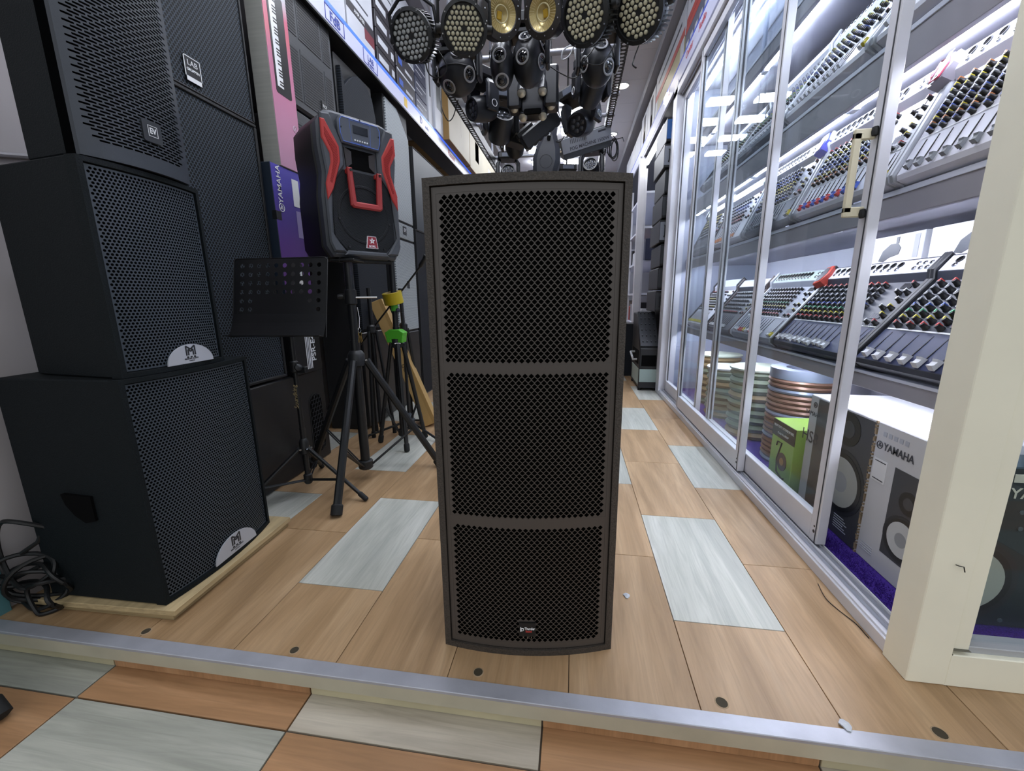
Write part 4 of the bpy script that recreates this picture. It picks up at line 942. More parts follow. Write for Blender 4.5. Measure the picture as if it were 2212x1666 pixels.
# ---- shelves with strips
def shelf(z0, z1, lab, y0=1.08, y1=4.14, led=True, edge=.014):
    t = thing('display_shelf', lab, 'shelf', (1.0, 0, z0))
    MB().box(.02, .615, y0, y1, .03, z1 - z0, .001).build('shelf_board', SHU, t)
    MB().box(0, .022, y0, y1, 0, z1 - z0 - edge, .001).build('fascia_panel', SHF, t)
    MB().box(-.004, .024, y0, y1, z1 - z0 - edge, z1 - z0 + .002, .001).build('white_edge', SHE, t)
    if led:
        y = y0 + .03
        while y < y1 - .2:
            ln = min(.86, y1 - y - .05)
            MB().box(.045, .062, y, y + ln, .012, .026, .001).build('led_strip', LEDM, t, smooth=False)
            MB().box(.040, .067, y + ln, y + ln + .05, .008, .03, .002).build('strip_cap', WHITE, t); y += ln + .05
    return t
shelf(.605, .662, 'lowest grey shelf of the glass case carrying dark mixers', edge=.008)
shelf(1.165, 1.245, 'middle grey shelf of the glass case carrying silver mixers')
shelf(1.612, 1.725, 'upper grey shelf of the glass case under the knob-studded consoles')
shelf(2.17, 2.25, 'topmost grey shelf of the glass case with wrapped goods')
# strip under the case roof
tl = thing('tube_light', 'long white tube light under the roof of the glass case', 'light', (1.02, 0, 2.60))
for i in range(3): MB().box(0, .03, 1.2 + i * .98, 2.12 + i * .98, 0, .02, .003).build('tube', LEDM, tl)
MB().box(-.01, .04, 1.15, 4.1, .02, .035, .001).build('tube_base', WHITE, tl)
# ---- mixing consoles
KNOB = {}
KB = mat('knob_black', '#15161a', .4)
def knob_mesh(col, r=.0062, h=.015):
    k = (col, r, h)
    if k not in KNOB:
        m = MB(); m.lathe([(r * 1.25, 0), (r * 1.1, h * .25), (r, h * .3), (r * .85, h * .93)], n=9, cap=False)
        m.lathe([(r * .85, h * .93), (r * .8, h), (0, h)], n=9, cap=False); m.m = 1; m.box(-r * .26, r * .26, -r * .2, r * 1.15, h * .35, h * 1.05)
        o = m.build('knob', [KB, mat('cap_' + col, col, .4)]); KNOB[k] = o.data; bpy.data.objects.remove(o)
    return KNOB[k]
FADER = {}
def fader_mesh(col):
    if col not in FADER:
        m = MB(); m.prism([(-.011, 0), (.011, 0), (.0075, .011), (.0035, .008), (-.0035, .008), (-.0075, .011)], -.0055, .0055, 'x'); o = m.build('fader_cap', mat('fader_' + col, col, .45), smooth=False); FADER[col] = o.data; bpy.data.objects.remove(o)
    return FADER[col]
JACK = {}
def jack_mesh(kind):
    if kind not in JACK:
        m = MB()
        if kind == 'xlr': m.lathe([(.0125, 0), (.0125, .003), (.0095, .003), (.0095, .001)], n=14, cap=False); m.m = 1; m.lathe([(.0095, .0012), (0, .0012)], n=14, cap=False)
        else: m.lathe([(.0085, 0), (.0085, .003), (.0065, .0045), (.0035, .0045), (.0035, .001)], n=10, cap=False); m.m = 1; m.lathe([(.0035, .002), (0, .002)], n=8, cap=False)
        o = m.build('jack', [BLKM if kind == 'xlr' else CHROME, DARK]); JACK[kind] = o.data; bpy.data.objects.remove(o)
    return JACK[kind]
def mixer(label, yc, x, z, w, L, tilt, panel, cheek, strip, rows, fader, near=True, cols=None, master=.24, badge=None, lower=None, yaw=0, ks=1.0):
    t = thing('mixing_console', label, 'mixer', (x, yc, z), rot=(rad(tilt), 0, rad(-90 + yaw)), group='mixing consoles in the glass case')
    H = .048; a = .80 * L; hs = .070
    MB().prism([(0, 0), (0, .03), (.012, .04), (a, H), (a + .02, hs), (L, hs + .004), (L, .0)], -w / 2 + .012, w / 2 - .012, 'x').build('body', panel, t)
    for s in (-1, 1): MB().prism([(-.004, 0), (-.004, .035), (.012, .05), (a, H + .012), (a + .022, hs + .012), (L + .006, hs + .014), (L + .006, 0)], s * w / 2 - .009, s * w / 2 + .009, 'x', .003).build('cheek', cheek, t)
    q = L * .93; st, ct = sin(rad(tilt)), cos(rad(tilt))
    for s in (-1, 1): MB().prism([(.02, -.001), (q, -.001), (q - q * st * st, -q * st * ct), (.02 - .02 * st * st, -.02 * st * ct)], s * w * .33 - .006, s * w * .33 + .006, 'x').build('stand_bracket', SHF, t)
    sp = MB().add([(-w / 2 + .014, a + .022, hs + .0012), (w / 2 - .014, a + .022, hs + .0012), (w / 2 - .014, L - .006, hs + .005), (-w / 2 + .014, L - .006, hs + .005)], [(0, 1, 2, 3)]).build('connector_strip', strip, t, smooth=False)
    zp = lambda y: .04 + (H - .04) * (y - .012) / (a - .012) + .0004
    if lower: MB().add([(-w / 2 + .014, .014, zp(.014) + .0006), (w / 2 - .014, .014, zp(.014) + .0006), (w / 2 - .014, L * .32, zp(L * .32) + .0006), (-w / 2 + .014, L * .32, zp(L * .32) + .0006)], [(0, 1, 2, 3)]).build('fader_field', lower, t, smooth=False)
    pw = w * (1 - master) - .04; px0 = -w / 2 + .03; cols = cols or max(6, int(pw / .036)); dx = pw / cols
    y_lo, y_hi = L * .36, a - .02; n = len(rows); P = []
    for r, col in enumerate(rows):
        y = y_hi - (y_hi - y_lo) * r / (n - 1)
        P += [('k', col, px0 + dx * (i + .5), y) for i in range(cols)]
    if master > .1:
        for r, col in enumerate(('#b04040', '#c9ccd2', '#c9ccd2', '#c7b93a', '#c7b93a', '#b04040')):
            P += [('k', col, w / 2 - .035 - .0 * r, y_hi - (y_hi - y_lo) * r / 5.0)]
            if r % 2: P.append(('k', '#c9ccd2', w / 2 - .075, y_hi - (y_hi - y_lo) * r / 5.0))
    if near:
        for k, col, px, py in P: link('knob', knob_mesh(col, .0064 * ks, .0165 * ks), t, (px, py, zp(py)), (0, 0, random.uniform(-.5, .5)))
        for i in range(cols + (2 if master > .1 else 0)):
            px = px0 + dx * (i + .5) if i < cols else w / 2 - .05 + (i - cols) * .022
            MB().box(px - .0012, px + .0012, L * .05, L * .30, zp(L * .17), zp(L * .17) + .0025).build('fader_slot', mat('slot_black', '#0c0d10', .6), t, smooth=False)
            c = fader[i % len(fader)] if i < cols else '#c8b82c' if i % 2 else fader[0]
            link('fader_cap', fader_mesh(c), t, (px, L * (.075 + .02 * random.random()), zp(.05) + .003)).scale = (1.3 * ks, 1.15 * ks, 1.2 * ks)
        for i in range(cols):
            px = px0 + dx * (i + .5); link('jack', jack_mesh('xlr'), t, (px, L * .945, hs + .0035)); link('jack', jack_mesh('trs'), t, (px, L * .895, hs + .0025))
        if master > .1:
            for i in range(3):
                for j in range(2): link('jack', jack_mesh('trs'), t, (w / 2 - .09 + i * .028, L * (.895 + .05 * j), hs + .003))
            MB().box(w / 2 - .10, w / 2 - .055, y_hi - .01, y_hi + .012, zp(y_hi), zp(y_hi) + .002).build('display', mat('display_dark', '#15181d', .2), t)
            for j in range(2):
                for i in range(7): MB().box(w / 2 - .105 + i * .008, w / 2 - .1035 + i * .008, y_lo - .012 + j * .035, y_lo + .012 + j * .035, zp(y_lo) , zp(y_lo) + .0035).build('equalizer_slider', mat('eq_metal', '#9a9ca4', .4), t, smooth=False)
        MB().add([(-w / 2 + .02, L * .325, zp(L * .325) + .001), (w / 2 - .02, L * .325, zp(L * .325) + .001), (w / 2 - .02, L * .338, zp(L * .338) + .001), (-w / 2 + .02, L * .338, zp(L * .338) + .001)], [(0, 1, 2, 3)]).build('divider_line', WHITE, t, smooth=False)
    else:
        m = MB(); cs = []
        for k, col, px, py in P:
            if col not in cs: cs.append(col)
            m.m = 0; m.T = Matrix.Translation((px, py, zp(py))); m.lathe([(.0072, 0), (.0055, .013)], n=6, cap=False); m.m = 1 + cs.index(col); m.lathe([(.0055, .0125), (0, .0135)], n=6, cap=False); m.box(-.001, .001, 0, .007, .006, .0138)
        m.build('knob_field', [KB] + [mat('cap_' + c, c, .4) for c in cs], t)['kind'] = 'stuff'
        m = MB()
        for i in range(cols):
            px = px0 + dx * (i + .5); m.m = 1; m.box(px - .001, px + .001, L * .05, L * .30, zp(L * .17), zp(L * .17) + .0025); m.m = 0; m.box(px - .005, px + .005, L * .06, L * .06 + .02, zp(.05) + .002, zp(.05) + .012)
        m.build('fader_field_caps', [mat('fader_' + fader[0], fader[0], .45), mat('slot_black', '#0c0d10', .6)], t)['kind'] = 'stuff'
    if badge:
        bp = MB().prism([(w / 2 - .004, L * .74), (w / 2 + .03, L * .74 + .02), (w / 2 + .04, L * .90), (w / 2 + .02, L * 1.0), (w / 2 - .016, L * .98), (w / 2 - .016, L * .82)], hs - .02, hs + .024, 'z', .004).build('badge', mat('badge_frame_' + badge[1], badge[1], .4) if not badge[0] else mat('badge_shell', '#77737c', .4), t)
        if badge[0]: MB().tube([(w / 2 + .0, L * .77, hs + .026), (w / 2 + .026, L * .79, hs + .026), (w / 2 + .033, L * .89, hs + .026), (w / 2 + .016, L * .965, hs + .026), (w / 2 - .010, L * .955, hs + .026), (w / 2 - .010, L * .83, hs + .026)], .003, 5, True).build('badge_outline', mat('badge_frame_' + badge[1], badge[1], .4), bp)
        MB().prism([(w / 2 + .0, L * .77), (w / 2 + .026, L * .79), (w / 2 + .033, L * .89), (w / 2 + .016, L * .965), (w / 2 - .010, L * .955), (w / 2 - .010, L * .83)], hs + .0235, hs + .0255, 'z').build('badge_field', mat('badge_dark', '#3a3a40', .4), bp)
        text(badge[0], .021, WHITE, bp, (w / 2 + .012, L * .87, hs + .0262), (0, 0, pi / 2), bold=.0004)
    return t
PD = mat('panel_slate', '#2d313c', .45); PW = mat('panel_silver', '#d2d3de', .4, .05); PG = mat('panel_grey', '#7d828e', .45); CB = mat('cheek_black', '#1b1d22', .45); CS = mat('cheek_silver', '#a7abb2', .4, .3)
SW = mat('strip_white', '#c4c8d8', .4); NAVY = mat('fader_navy', '#2a3150', .45); SG = mat('strip_green', '#94a39d', .4)
GR_, WT, YL, RD, GN, BU, OR = '#7d8188', '#cdd0d6', '#c3b72c', '#c0443f', '#3d9a68', '#3b55a8', '#c07a45'
dk = (RD, GR_, GR_, GR_, BU, GN, YL, RD)
mixer('dark slate mixer on the lowest shelf, nearest the corner post', 1.385, 1.006, .672, .53, .43, 50, PD, CB, SW, dk, (WT,), True, 9, .0, lower=NAVY, ks=1.35)
mixer('slate mixer with white faders beside the nearest one, white connector strip', 1.965, 1.006, .672, .60, .43, 50, PD, CB, SW, dk, (WT,), True, 11, lower=NAVY, ks=1.25)
mixer('grey-green mixer with coloured fader caps, third on the lowest shelf', 2.55, 1.006, .672, .54, .43, 50, PG, CS, SG, (GR_, WT, WT, WT, GN, YL, BU, RD), (WT, WT, RD, RD, YL), True, 12, badge=('', '#b2473c'))
mixer('dark small mixer with wood-brown cheek, fourth on the lowest shelf', 3.08, 1.006, .672, .46, .41, 50, PD, mat('cheek_brown', '#3a2c28', .5), SW, (WT, GR_, GR_, GR_, GR_, RD), (WT,), False, 10)
mixer('pale mixer with yellow and white markings, farthest on the lowest shelf', 3.62, 1.006, .672, .52, .43, 50, PW, CB, SW, (RD, WT, WT, YL, WT, WT, YL, WT), (YL,), False, 12)
sv = (RD, WT, YL, WT, BU, BU, YL, OR)
mixer('silver mixer with crowded black knobs on the middle shelf, nearest the post', 1.33, 1.008, 1.255, .52, .36, 64, PW, CS, SW, (OR, YL, YL, WT, WT, BU, BU, YL, OR, BU), (GR_,), True, 11, .0)
mixer('silver mixer with red hexagonal corner badge on the middle shelf', 1.90, 1.008, 1.255, .58, .36, 64, PW, CS, SW, sv, (RD, BU), True, 12, badge=('PRO MIXER', '#a13a50'))
mixer('grey mixer with dark knobs on the middle shelf, behind the pull handle', 2.49, 1.008, 1.255, .54, .36, 64, PG, CS, SW, (GR_, BU, BU, YL, YL, GR_, BU), (GR_,), True, 12, badge=('', '#4248b0'))
mixer('silver mixer with orange fader caps, fourth on the middle shelf', 3.06, 1.008, 1.255, .52, .36, 64, PW, CS, SW, (GR_, WT, GR_, GR_, OR, RD), (OR,), False, 10)
mixer('mixer with yellow knob block, farthest on the middle shelf', 3.62, 1.008, 1.255, .52, .36, 64, PG, CB, SG, (YL, YL, YL, GR_, GR_, WT), (GR_,), False, 12)
mixer('white knob-studded console on the upper shelf, nearest the post', 1.52, 1.006, 1.735, .56, .40, 54, PW, CS, SW, (YL, GN, BU, BU, WT, WT, YL, GN), (WT,), True, 12, .0)
mixer('white knob-studded console on the upper shelf, second from the post', 2.12, 1.006, 1.735, .58, .40, 54, PW, CS, SW, (GN, YL, YL, WT, WT, BU, BU, WT), (WT,), True, 12)
mixer('long console with dense knobs on the upper shelf, third from the post', 2.74, 1.006, 1.735, .60, .42, 54, PG, CS, SW, (GR_, WT, WT, BU, BU, YL, GN, WT), (WT,), False, 16, .0)
mixer('grey console farthest on the upper shelf', 3.42, 1.006, 1.735, .66, .42, 54, PG, CB, SW, (GR_, WT, GR_, WT, GN, YL), (WT,), False, 16, .0)
# ---- things behind and below the mixers
def headset_carton(lab, y0, y1):
    t = thing('carton', lab, 'carton', (1.315, (y0 + y1) / 2, .665), rad(-90), 'white picture cartons behind the dark mixers')
    w = (y1 - y0) / 2
    MB().box(-w, w, 0, .10, 0, .50, .002).build('carton', mat('carton_bright', '#d6d9e2', .45), t)
    p = mat('print_charcoal', '#3b414b', .4)
    MB().prism([(-.06, .40), (-.04, .44), (.0, .465), (.04, .465), (.06, .445), (.05, .42), (.0, .41), (-.03, .395)], -.0015, .0005).build('picture', p, t)
    MB().box(.03, .045, -.0015, .0005, .465, .49).build('picture', p, t); MB().box(w - .045, w - .02, -.0015, .0005, .40, .49).build('spec_panel', mat('spec_grey', '#a4a8b4', .5), t)
headset_carton('white carton with curved dark picture behind the second dark mixer', 1.90, 2.24); headset_carton('white carton with curved dark picture behind the nearest dark mixer', 1.53, 1.87)
def monitor_face(t, cx, cz, s, y, conem, ring, m_t=True):
    """printed studio monitor: tweeter and woofer"""
    w = MB().lathe([(.118 * s, 0), (.118 * s, .0012)], (cx, y, cz), (0, -1, 0), 32).build('picture_surround', ring, t)
    MB().lathe([(.104 * s, .0012), (.104 * s, .002)], (cx, y, cz), (0, -1, 0), 32).build('picture_rim', mat('print_rim', '#15171a', .3), w)
    MB().lathe([(.088 * s, .002), (.088 * s, .0026)], (cx, y, cz), (0, -1, 0), 32).build('picture_cone', conem, w)
    MB().lathe([(.036 * s, .0026), (.036 * s, .0030)], (cx, y, cz), (0, -1, 0), 24).build('picture_dome', mat('print_dome', '#8b8f94', .4), w)
    if m_t:
        q = MB().lathe([(.058 * s, 0), (.058 * s, .0012)], (cx, y, cz + .19 * s), (0, -1, 0), 28).build('picture_tweeter', mat('print_rim', '#15171a', .3), t)
        MB().lathe([(.03 * s, .0012), (.03 * s, .0018)], (cx, y, cz + .19 * s), (0, -1, 0), 20).build('picture_tweeter_dome', mat('print_mid', '#3a3d42', .3), q)
CONE = mat('print_cone', '#9fa19d', .45); RINGM = mat('print_ring', '#23262a', .35); BOXW = mat('box_white', '#bfc0c4', .5, noise=(4, .05)); BOXD = mat('box_charcoal', '#3c3e43', .4, noise=(3, .1)); WEAR = mat('worn_edge', '#8c7a63', .9, noise=(60, .4))
b1 = thing('monitor_carton', 'carton printed with a big studio monitor, worn right edge, just inside the open door', 'carton', (.982, 1.668, .043), rad(-90))
MB().box(-.192, .192, 0, .34, 0, .478, .003).build('carton', BOXW, b1)
MB().box(-.135, .188, -.0012, .0008, .002, .470).build('printed_face', BOXD, b1)
monitor_face(b1, .065, .205, 1.06, -.001, CONE, RINGM)
MB().prism([(-.03, .055), (-.005, .055), (.0, .095), (-.02, .10)], -.0025, .0).build('logo_patch', WHITE, b1)
for i in range(6): MB().box(.06, .135 - .01 * (i % 3), -.002, .0, .03 + i * .009, .033 + i * .009).build('small_print', mat('spec_grey', '#a4a8b4', .5), b1)
ed = MB(); random.seed(9)
for i in range(40): z = i * .012; ed.box(.184 + random.uniform(0, .004), .193, -.002, .004, z, z + random.uniform(.004, .013))
ed.build('worn_edge', WEAR, b1)
text('YAMAHA', .026, INK, b1, (-.163, -.0014, .40)); text('HS8', .07, INK, b1, (-.163, -.0014, .30)); yamaha_mark(b1, -.155, .44, .022, -.001, INK)
b2 = thing('monitor_carton', 'white carton with square tag and pictured monitor, nearest the corner post', 'carton', (.982, 1.373, .043), rad(-90))
MB().box(-.100, .098, 0, .34, 0, .478, .003).build('carton', BOXW, b2)
MB().box(.0, .102, -.0012, .0008, .075, .36).build('printed_face', BOXD, b2); monitor_face(b2, .072, .155, .62, -.001, mat('print_cone_light', '#b9bcbe', .45), RINGM)
text('YAMAHA', .034, INK, b2, (.0, -.0014, .405), bold=.0004, sx=.86); yamaha_mark(b2, -.078, .405, .024, -.001, INK)
for i in range(5): MB().box(-.07 + i * .022, -.056 + i * .022, -.0014, .0005, .437, .452).build('care_symbol', mat('spec_grey', '#a4a8b4', .5), b2)
MB().box(-.09, -.032, -.0016, .0005, .285, .36).build('square_tag', mat('tag_white', '#d6d7da', .5), b2)
for z in (.351, .291): MB().box(-.084, -.038, -.0022, -.001, z, z + .003).build('small_print', INK, b2)
for i in range(4): MB().box(-.085, -.03, -.0014, .0005, .035 + i * .008, .037 + i * .008).build('small_print', mat('spec_grey', '#a4a8b4', .5), b2)
for bx in (b1, b2): MB().tube([(-.06, .10, .4788), (.0, .08, .4790), (.05, .12, .4788)], .0008, 4).build('film_crease', WHITE, bx)
b3 = thing('monitor_carton', 'dark carton with pale woofer cone behind the front window, right of the cream post', 'carton', (1.20, 1.16, .045), 0)
MB().box(-.19, .20, 0, .10, 0, .455, .003).build('carton', mat('carton_teal_black', '#1c2a2e', .35), b3)
monitor_face(b3, -.165, .135, 1.02, -.001, mat('print_cone_cream', '#a9ada0', .45), RINGM, False)
text('YAMAHA', .040, mat('print_ivory', '#c6c6b4', .5), b3, (-.03, -.0014, .385), bold=.0004); yamaha_mark(b3, -.132, .392, .034, -.001, mat('print_ivory', '#c6c6b4', .5))
for i in range(3): MB().box(-.14 + i * .03, -.118 + i * .03, -.0014, .0005, .415, .437).build('care_symbol', mat('print_ivory', '#c6c6b4', .5), b3)
for x, z in ((-.07, .29), (-.075, .335), (.0, .20), (-.06, .02)): MB().lathe([(.006, 0), (.006, .002)], (x, 0, z), (0, -1, 0), 8).build('printed_screw', mat('print_mid2', '#4a5a60', .3), b3)
gb = thing('reel_carton', 'lime green carton with a cable reel picture, behind the glass door', 'carton', (.955, 1.985, .043), rad(-90))
MB().box(-.10, .10, 0, .2, 0, .31, .002).build('carton', gradient('lime_print', [(0, '#7ea66e'), (.4, '#8fb84a'), (.83, '#9ec75a')], 0, .3), gb)
MB().box(-.1005, .1005, -.0012, .001, .232, .309).build('printed_band', mat('band_brown', '#2f2a20', .5), gb)
text('HEAVY DUTY EXTENSION REEL', .0155, WHITE, gb, (0, -.0018, .282), sx=.82, bold=.0002); text('Model No.8800P', .0145, WHITE, gb, (0, -.0018, .253))
pr = MB().lathe([(.042, 0), (.042, .0015)], (.015, -.0003, .13), (0, -1, 0), 24).build('picture_reel', mat('print_reel', '#40281e', .4), gb)
MB().lathe([(.018, .0015), (.018, .002)], (.015, -.0003, .13), (0, -1, 0), 16).build('picture_core', mat('print_skin', '#b58b5a', .5), pr)
MB().tube([(-.045, -.001, .19), (-.04, -.001, .21), (.0, -.001, .215), (-.03, -.001, .13), (-.02, -.001, .07), (.03, -.001, .055), (.05, -.001, .06)], .004, 5).build('picture_stand', BLKP, gb)
# ---- cable reels
def reel(lab, x, y, r, h, wire, n, cap=None, flange=None, coil=None):
    t = thing('cable_reel', lab, 'cable reel', (x, y, .043), 0, 'cable reels on the case floor')
    MB().cyl((0, 0, .004), (0, 0, h), r * .86, n=28).build('drum', wire, t)
    k = int(h / (2 * wire_r)) if (wire_r := h / (2 * n)) else n
    for i in range(n): MB().torus((0, 0, wire_r * (2 * i + 1) + .002), (0, 0, 1), r - wire_r, wire_r, 32, 6).build('winding', wire if i % 5 else (coil or wire), t)
    if cap: MB().lathe([(r * 1.02, 0), (r * 1.03, .004), (r * 1.03, .012), (r * .98, .016), (.0, .016)], (0, 0, h), n=32).build('lid', cap, t)
    if flange: MB().lathe([(r * .55, .0), (r * .98, .0), (r * .98, .05), (r * .55, .05), (r * .55, 0)], (0, 0, h), n=32, cap=False).build('top_coil', flange, t)
    return t
COP = mat('copper_clear_wire', '#8d6a5a', .35, .3); SIL = mat('silver_wire', '#8f97ab', .35, .4); GRW = mat('olive_wire', '#7f8a72', .5); TANW = mat('tan_reel', '#a38a62', .6); LIDC = mat('reel_lid_cream', '#c4cbb9', .5)
reel('copper-coloured cable reel with a silver coil on top, behind the lime carton', 1.20, 2.34, .165, .46, COP, 18, None, SIL, SIL)
reel('olive cable reel with cream lid behind the middle glass door', 1.16, 2.78, .165, .43, GRW, 9, LIDC, None, TANW)
reel('pale cable reel at the back of the case floor', 1.45, 2.62, .12, .52, COP, 20, None, SIL)
reel('grey cable reel with white rim, farther along the case floor', 1.14, 3.22, .15, .36, GRW, 8, WHITE, None, TANW)
reel('tan cable reel at the far end of the case floor', 1.20, 3.62, .16, .40, TANW, 8, LIDC, None, GRW)
# wrapped goods on the topmost shelf
WRAP = mat('plastic_wrap', '#9aa3b8', .15, noise=(4, .15), bump=(14, 1.0)); PANL = mat('panel_box_grey', '#8e96a8', .5)
for i, (y0, y1, h, m, lab) in enumerate(((1.3, 1.75, .34, PANL, 'grey panelled carton on the topmost shelf nearest the post'), (1.78, 2.2, .36, PANL, 'second grey carton on the topmost shelf'), (2.22, 2.62, .36, PANL, 'third grey carton on the topmost shelf, behind the double stile'), (2.68, 2.95, .33, WRAP, 'plastic-wrapped white box leaning on the topmost shelf'), (3.0, 3.3, .35, WRAP, 'crumpled plastic-wrapped box in the middle of the topmost shelf'), (3.36, 3.7, .33, WRAP, 'far plastic-wrapped box on the topmost shelf'))):
    t = thing('wrapped_box', lab, 'box', (1.18, (y0 + y1) / 2, 2.253), rot=(0, rad(0), 0)); w = (y1 - y0) / 2
    MB().box(-.12, .30, -w, w, 0, h, .012 if m is WRAP else .003).build('carton', m, t)
    MB().box(-.1215, -.119, -w * .95, w * .95, h * .47, h * .5).build('seam', mat('seam_grey', '#5b6070', .6), t)
# ================================================================ beyond the case
am = thing('powered_mixer', 'black slant-top powered mixer with white side handle, on the floor past the case', 'amplifier', (.735, 4.46, .0))
MB().prism([(-.26, .03), (.30, .03), (.30, .76), (.06, .76), (-.26, .42)], -.09, .09, 'x', .006).build('body', mat('amp_black', '#17181c', .45), am)
MB().prism([(-.245, .44), (.06, .765), (.045, .775), (-.258, .452)], -.085, .085, 'x').build('control_panel', mat('amp_panel', '#2d3036', .4), am)
for i in range(6):
    for j in range(4): y = -.22 + i * .05; link('knob', knob_mesh(GR_), am, (-.06 + j * .04, y, .44 + (y + .245) * 1.0656 + .02), (rad(46), 0, 0))
MB().box(-.085, .085, -.265, -.255, .09, .22, .003).build('pale_panel', mat('amp_panel_pale', '#8fa09c', .5), am); MB().box(-.07, .07, -.264, -.255, .25, .36, .003).build('vent_panel', DARK, am)
MB().box(-.0945, -.088, -.23, .2, .06, .22, .002).build('side_label', mat('amp_label', '#9fb0aa', .5), am); MB().box(-.094, -.089, -.2, .22, .26, .40, .002).build('side_recess', DARK, am)
MB().tube([(-.09, -.12, .30), (-.135, -.12, .30), (-.14, -.12, .32), (-.14, .02, .36), (-.135, .04, .36), (-.09, .04, .36)], .011, 8).build('handle', mat('handle_white', '#b9bdc2', .35), am)
for x in (-.07, .07):
    for y in (-.22, .26): MB().lathe([(.018, 0), (.015, .03)], (x, y, 0), n=10).build('foot', RUB, am)
plain_speaker('loudspeaker', 'black cabinet standing farther down the aisle behind the powered mixer', (.60, 5.0, 0), rad(0), .30, .62, .30, MESHD)
# tower of black rack units against the case end
for i in range(8):
    z = .78 + i * .215
    t = thing('rack_amplifier', ('lowest', 'second-lowest', 'third', 'fourth', 'fifth', 'sixth', 'seventh', 'topmost')[i] + ' black rack unit of the tower behind the case end', 'amplifier', (.87, 4.52, z), 0, 'tower of rack units past the glass case')
    ax = .01 * (i % 3)
    MB().box(-.10 + ax, .16, -.28, .22, 0, .20, .006).build('case', mat('amp_black', '#17181c', .45), t)
    MB().box(-.098 + ax, .15, -.284, -.279, .02, .18, .002).build('front_panel', (mat('amp_panel', '#2d3036', .4), PG, mat('amp_blue', '#2b5c9c', .4))[0 if i not in (3, 6, 7) else (1 if i != 7 else 2)], t)
    for s in (-.06, .08): MB().tube([(s + ax, -.284, .05), (s + ax, -.32, .06), (s + ax, -.32, .14), (s + ax, -.284, .15)], .006, 6).build('handle', BLKM, t)
# small support under the tower
tag(MB().box(-.12, .16, -.30, .24, 0, .775, .006).build('rack_case', mat('amp_black', '#17181c', .45), loc=(.97, 4.53, 0)), 'tall black case under the tower of rack units', 'case')
# far fittings
struct(MB().box(.80, .88, 6.0, 6.1, 0, 2.7, .003).build('trim_14', FRW)); struct(MB().box(.9, 1.62, 4.2, 9.2, 0, .04).build('floor', TAN))
tf = thing('tube_light', 'bright tube light below the fascia beyond the glass case', 'light', (.90, 5.55, 2.64))
MB().box(-.02, .03, -.62, .62, 0, .025, .004).build('tube', emitter('far_tube', '#ffffff', 22), tf); MB().box(-.03, .04, -.65, .65, .025, .04, .002).build('tube_base', WHITE, tf)
fs = thing('open_rack', 'white open shelf rack with small goods at the far right', 'shelf', (.95, 7.2, 0))
for z in (.5, .95, 1.4, 1.85, 2.3): MB().box(-.05, .5, -1.0, 1.6, z, z + .03, .002).build('shelf_board', SHE, fs)
for y in (-1.0, .3, 1.6): MB().box(-.06, -.02, y - .02, y + .02, 0, 2.6, .002).build('upright', FRW, fs)
random.seed(21)
for i in range(14):
    y = 6.3 + (i % 7) * .34; z = (.53, 1.43)[i // 7]
    tag(MB().box(-.1, .1, -.13, .13, 0, random.uniform(.2, .36), .004).build('boxed_goods', (CW, CK, CN, CG, CRED)[i % 5], loc=(1.05, y, z)), 'small %s box, %s on the %s board of the far open rack' % (('white', 'dark', 'navy', 'grey', 'red')[i % 5], ('first', 'second', 'third', 'fourth', 'fifth', 'sixth', 'seventh')[i % 7], ('lowest', 'middle')[i // 7]), 'box')
# ================================================================ stage lights hung below the ceiling
PIPE = mat('pipe_grey', '#9fa1ab', .35, .4); RAILM = mat('rail_black', '#1d1f24', .45)
def pipe(lab, a, b, r=.016):
    c = (Vector(a) + Vector(b)) / 2
    return tag(MB().cyl(Vector(a) - c, Vector(b) - c, r, n=14).build('pipe', PIPE, loc=c), lab, 'pipe', 'grey pipes of the lighting grid')
pipe('near grey cross pipe behind the round spotlights', (-.86, 2.66, 2.262), (.206, 2.66, 2.262)); pipe('second grey cross pipe of the lighting grid', (-.88, 3.38, 2.337), (.28, 3.38, 2.337))
pipe('third grey cross pipe, just behind the second', (-.88, 3.72, 2.337), (.28, 3.72, 2.337)); pipe('grey cross pipe above the fog machine', (-.88, 4.55, 2.337), (.28, 4.55, 2.337)); pipe('foremost grey cross pipe that carries the round spotlights', (-.9, 2.12, 2.34), (.45, 2.12, 2.34))
for x, y, lab in ((-.66, 2.10, 'slim grey drop rod beside the leftmost spotlight'), (-.60, 2.16, 'second slim grey drop rod, between the left spotlights'), (.10, 2.10, 'slim grey drop rod between the right spotlights'), (-.86, 4.5, 'grey drop rod at the left rail'), (.28, 4.5, 'grey drop rod at the right rail')):
    pipe(lab, (x, y, 2.10 if y < 3 else 2.3), (x, y, 3.40), .010)
def rail(lab, x, y0, y1, z):
    t = thing('slotted_rail', lab, 'rail', (x, 0, z), 0, 'slotted rails of the lighting grid'); m = MB(); p = .036; w = .024; n = int((y1 - y0) / p)
    for i in range(n):
        yc = y0 + (i + .5) * p; N = 12; o = []
        for j in range(N):
            a = 2 * pi * j / N; s = max(abs(cos(a)), abs(sin(a))); o.append((cos(a) / s * w, yc + sin(a) / s * p / 2))
        h = [(.015 * cos(2 * pi * j / N), yc + .0125 * sin(2 * pi * j / N)) for j in range(N)]
        m.add([(u, v, 0) for u, v in o + h], [(j, (j + 1) % N, N + (j + 1) % N, N + j) for j in range(N)])
    for s in (-1, 1): m.add([(s * w, y0, 0), (s * w, y1, 0), (s * w, y1, .07), (s * w, y0, .07)], [(0, 1, 2, 3)])
    o = m.build('slotted_channel', RAILM, t, smooth=False); md = o.modifiers.new('s', 'SOLIDIFY'); md.thickness = .002
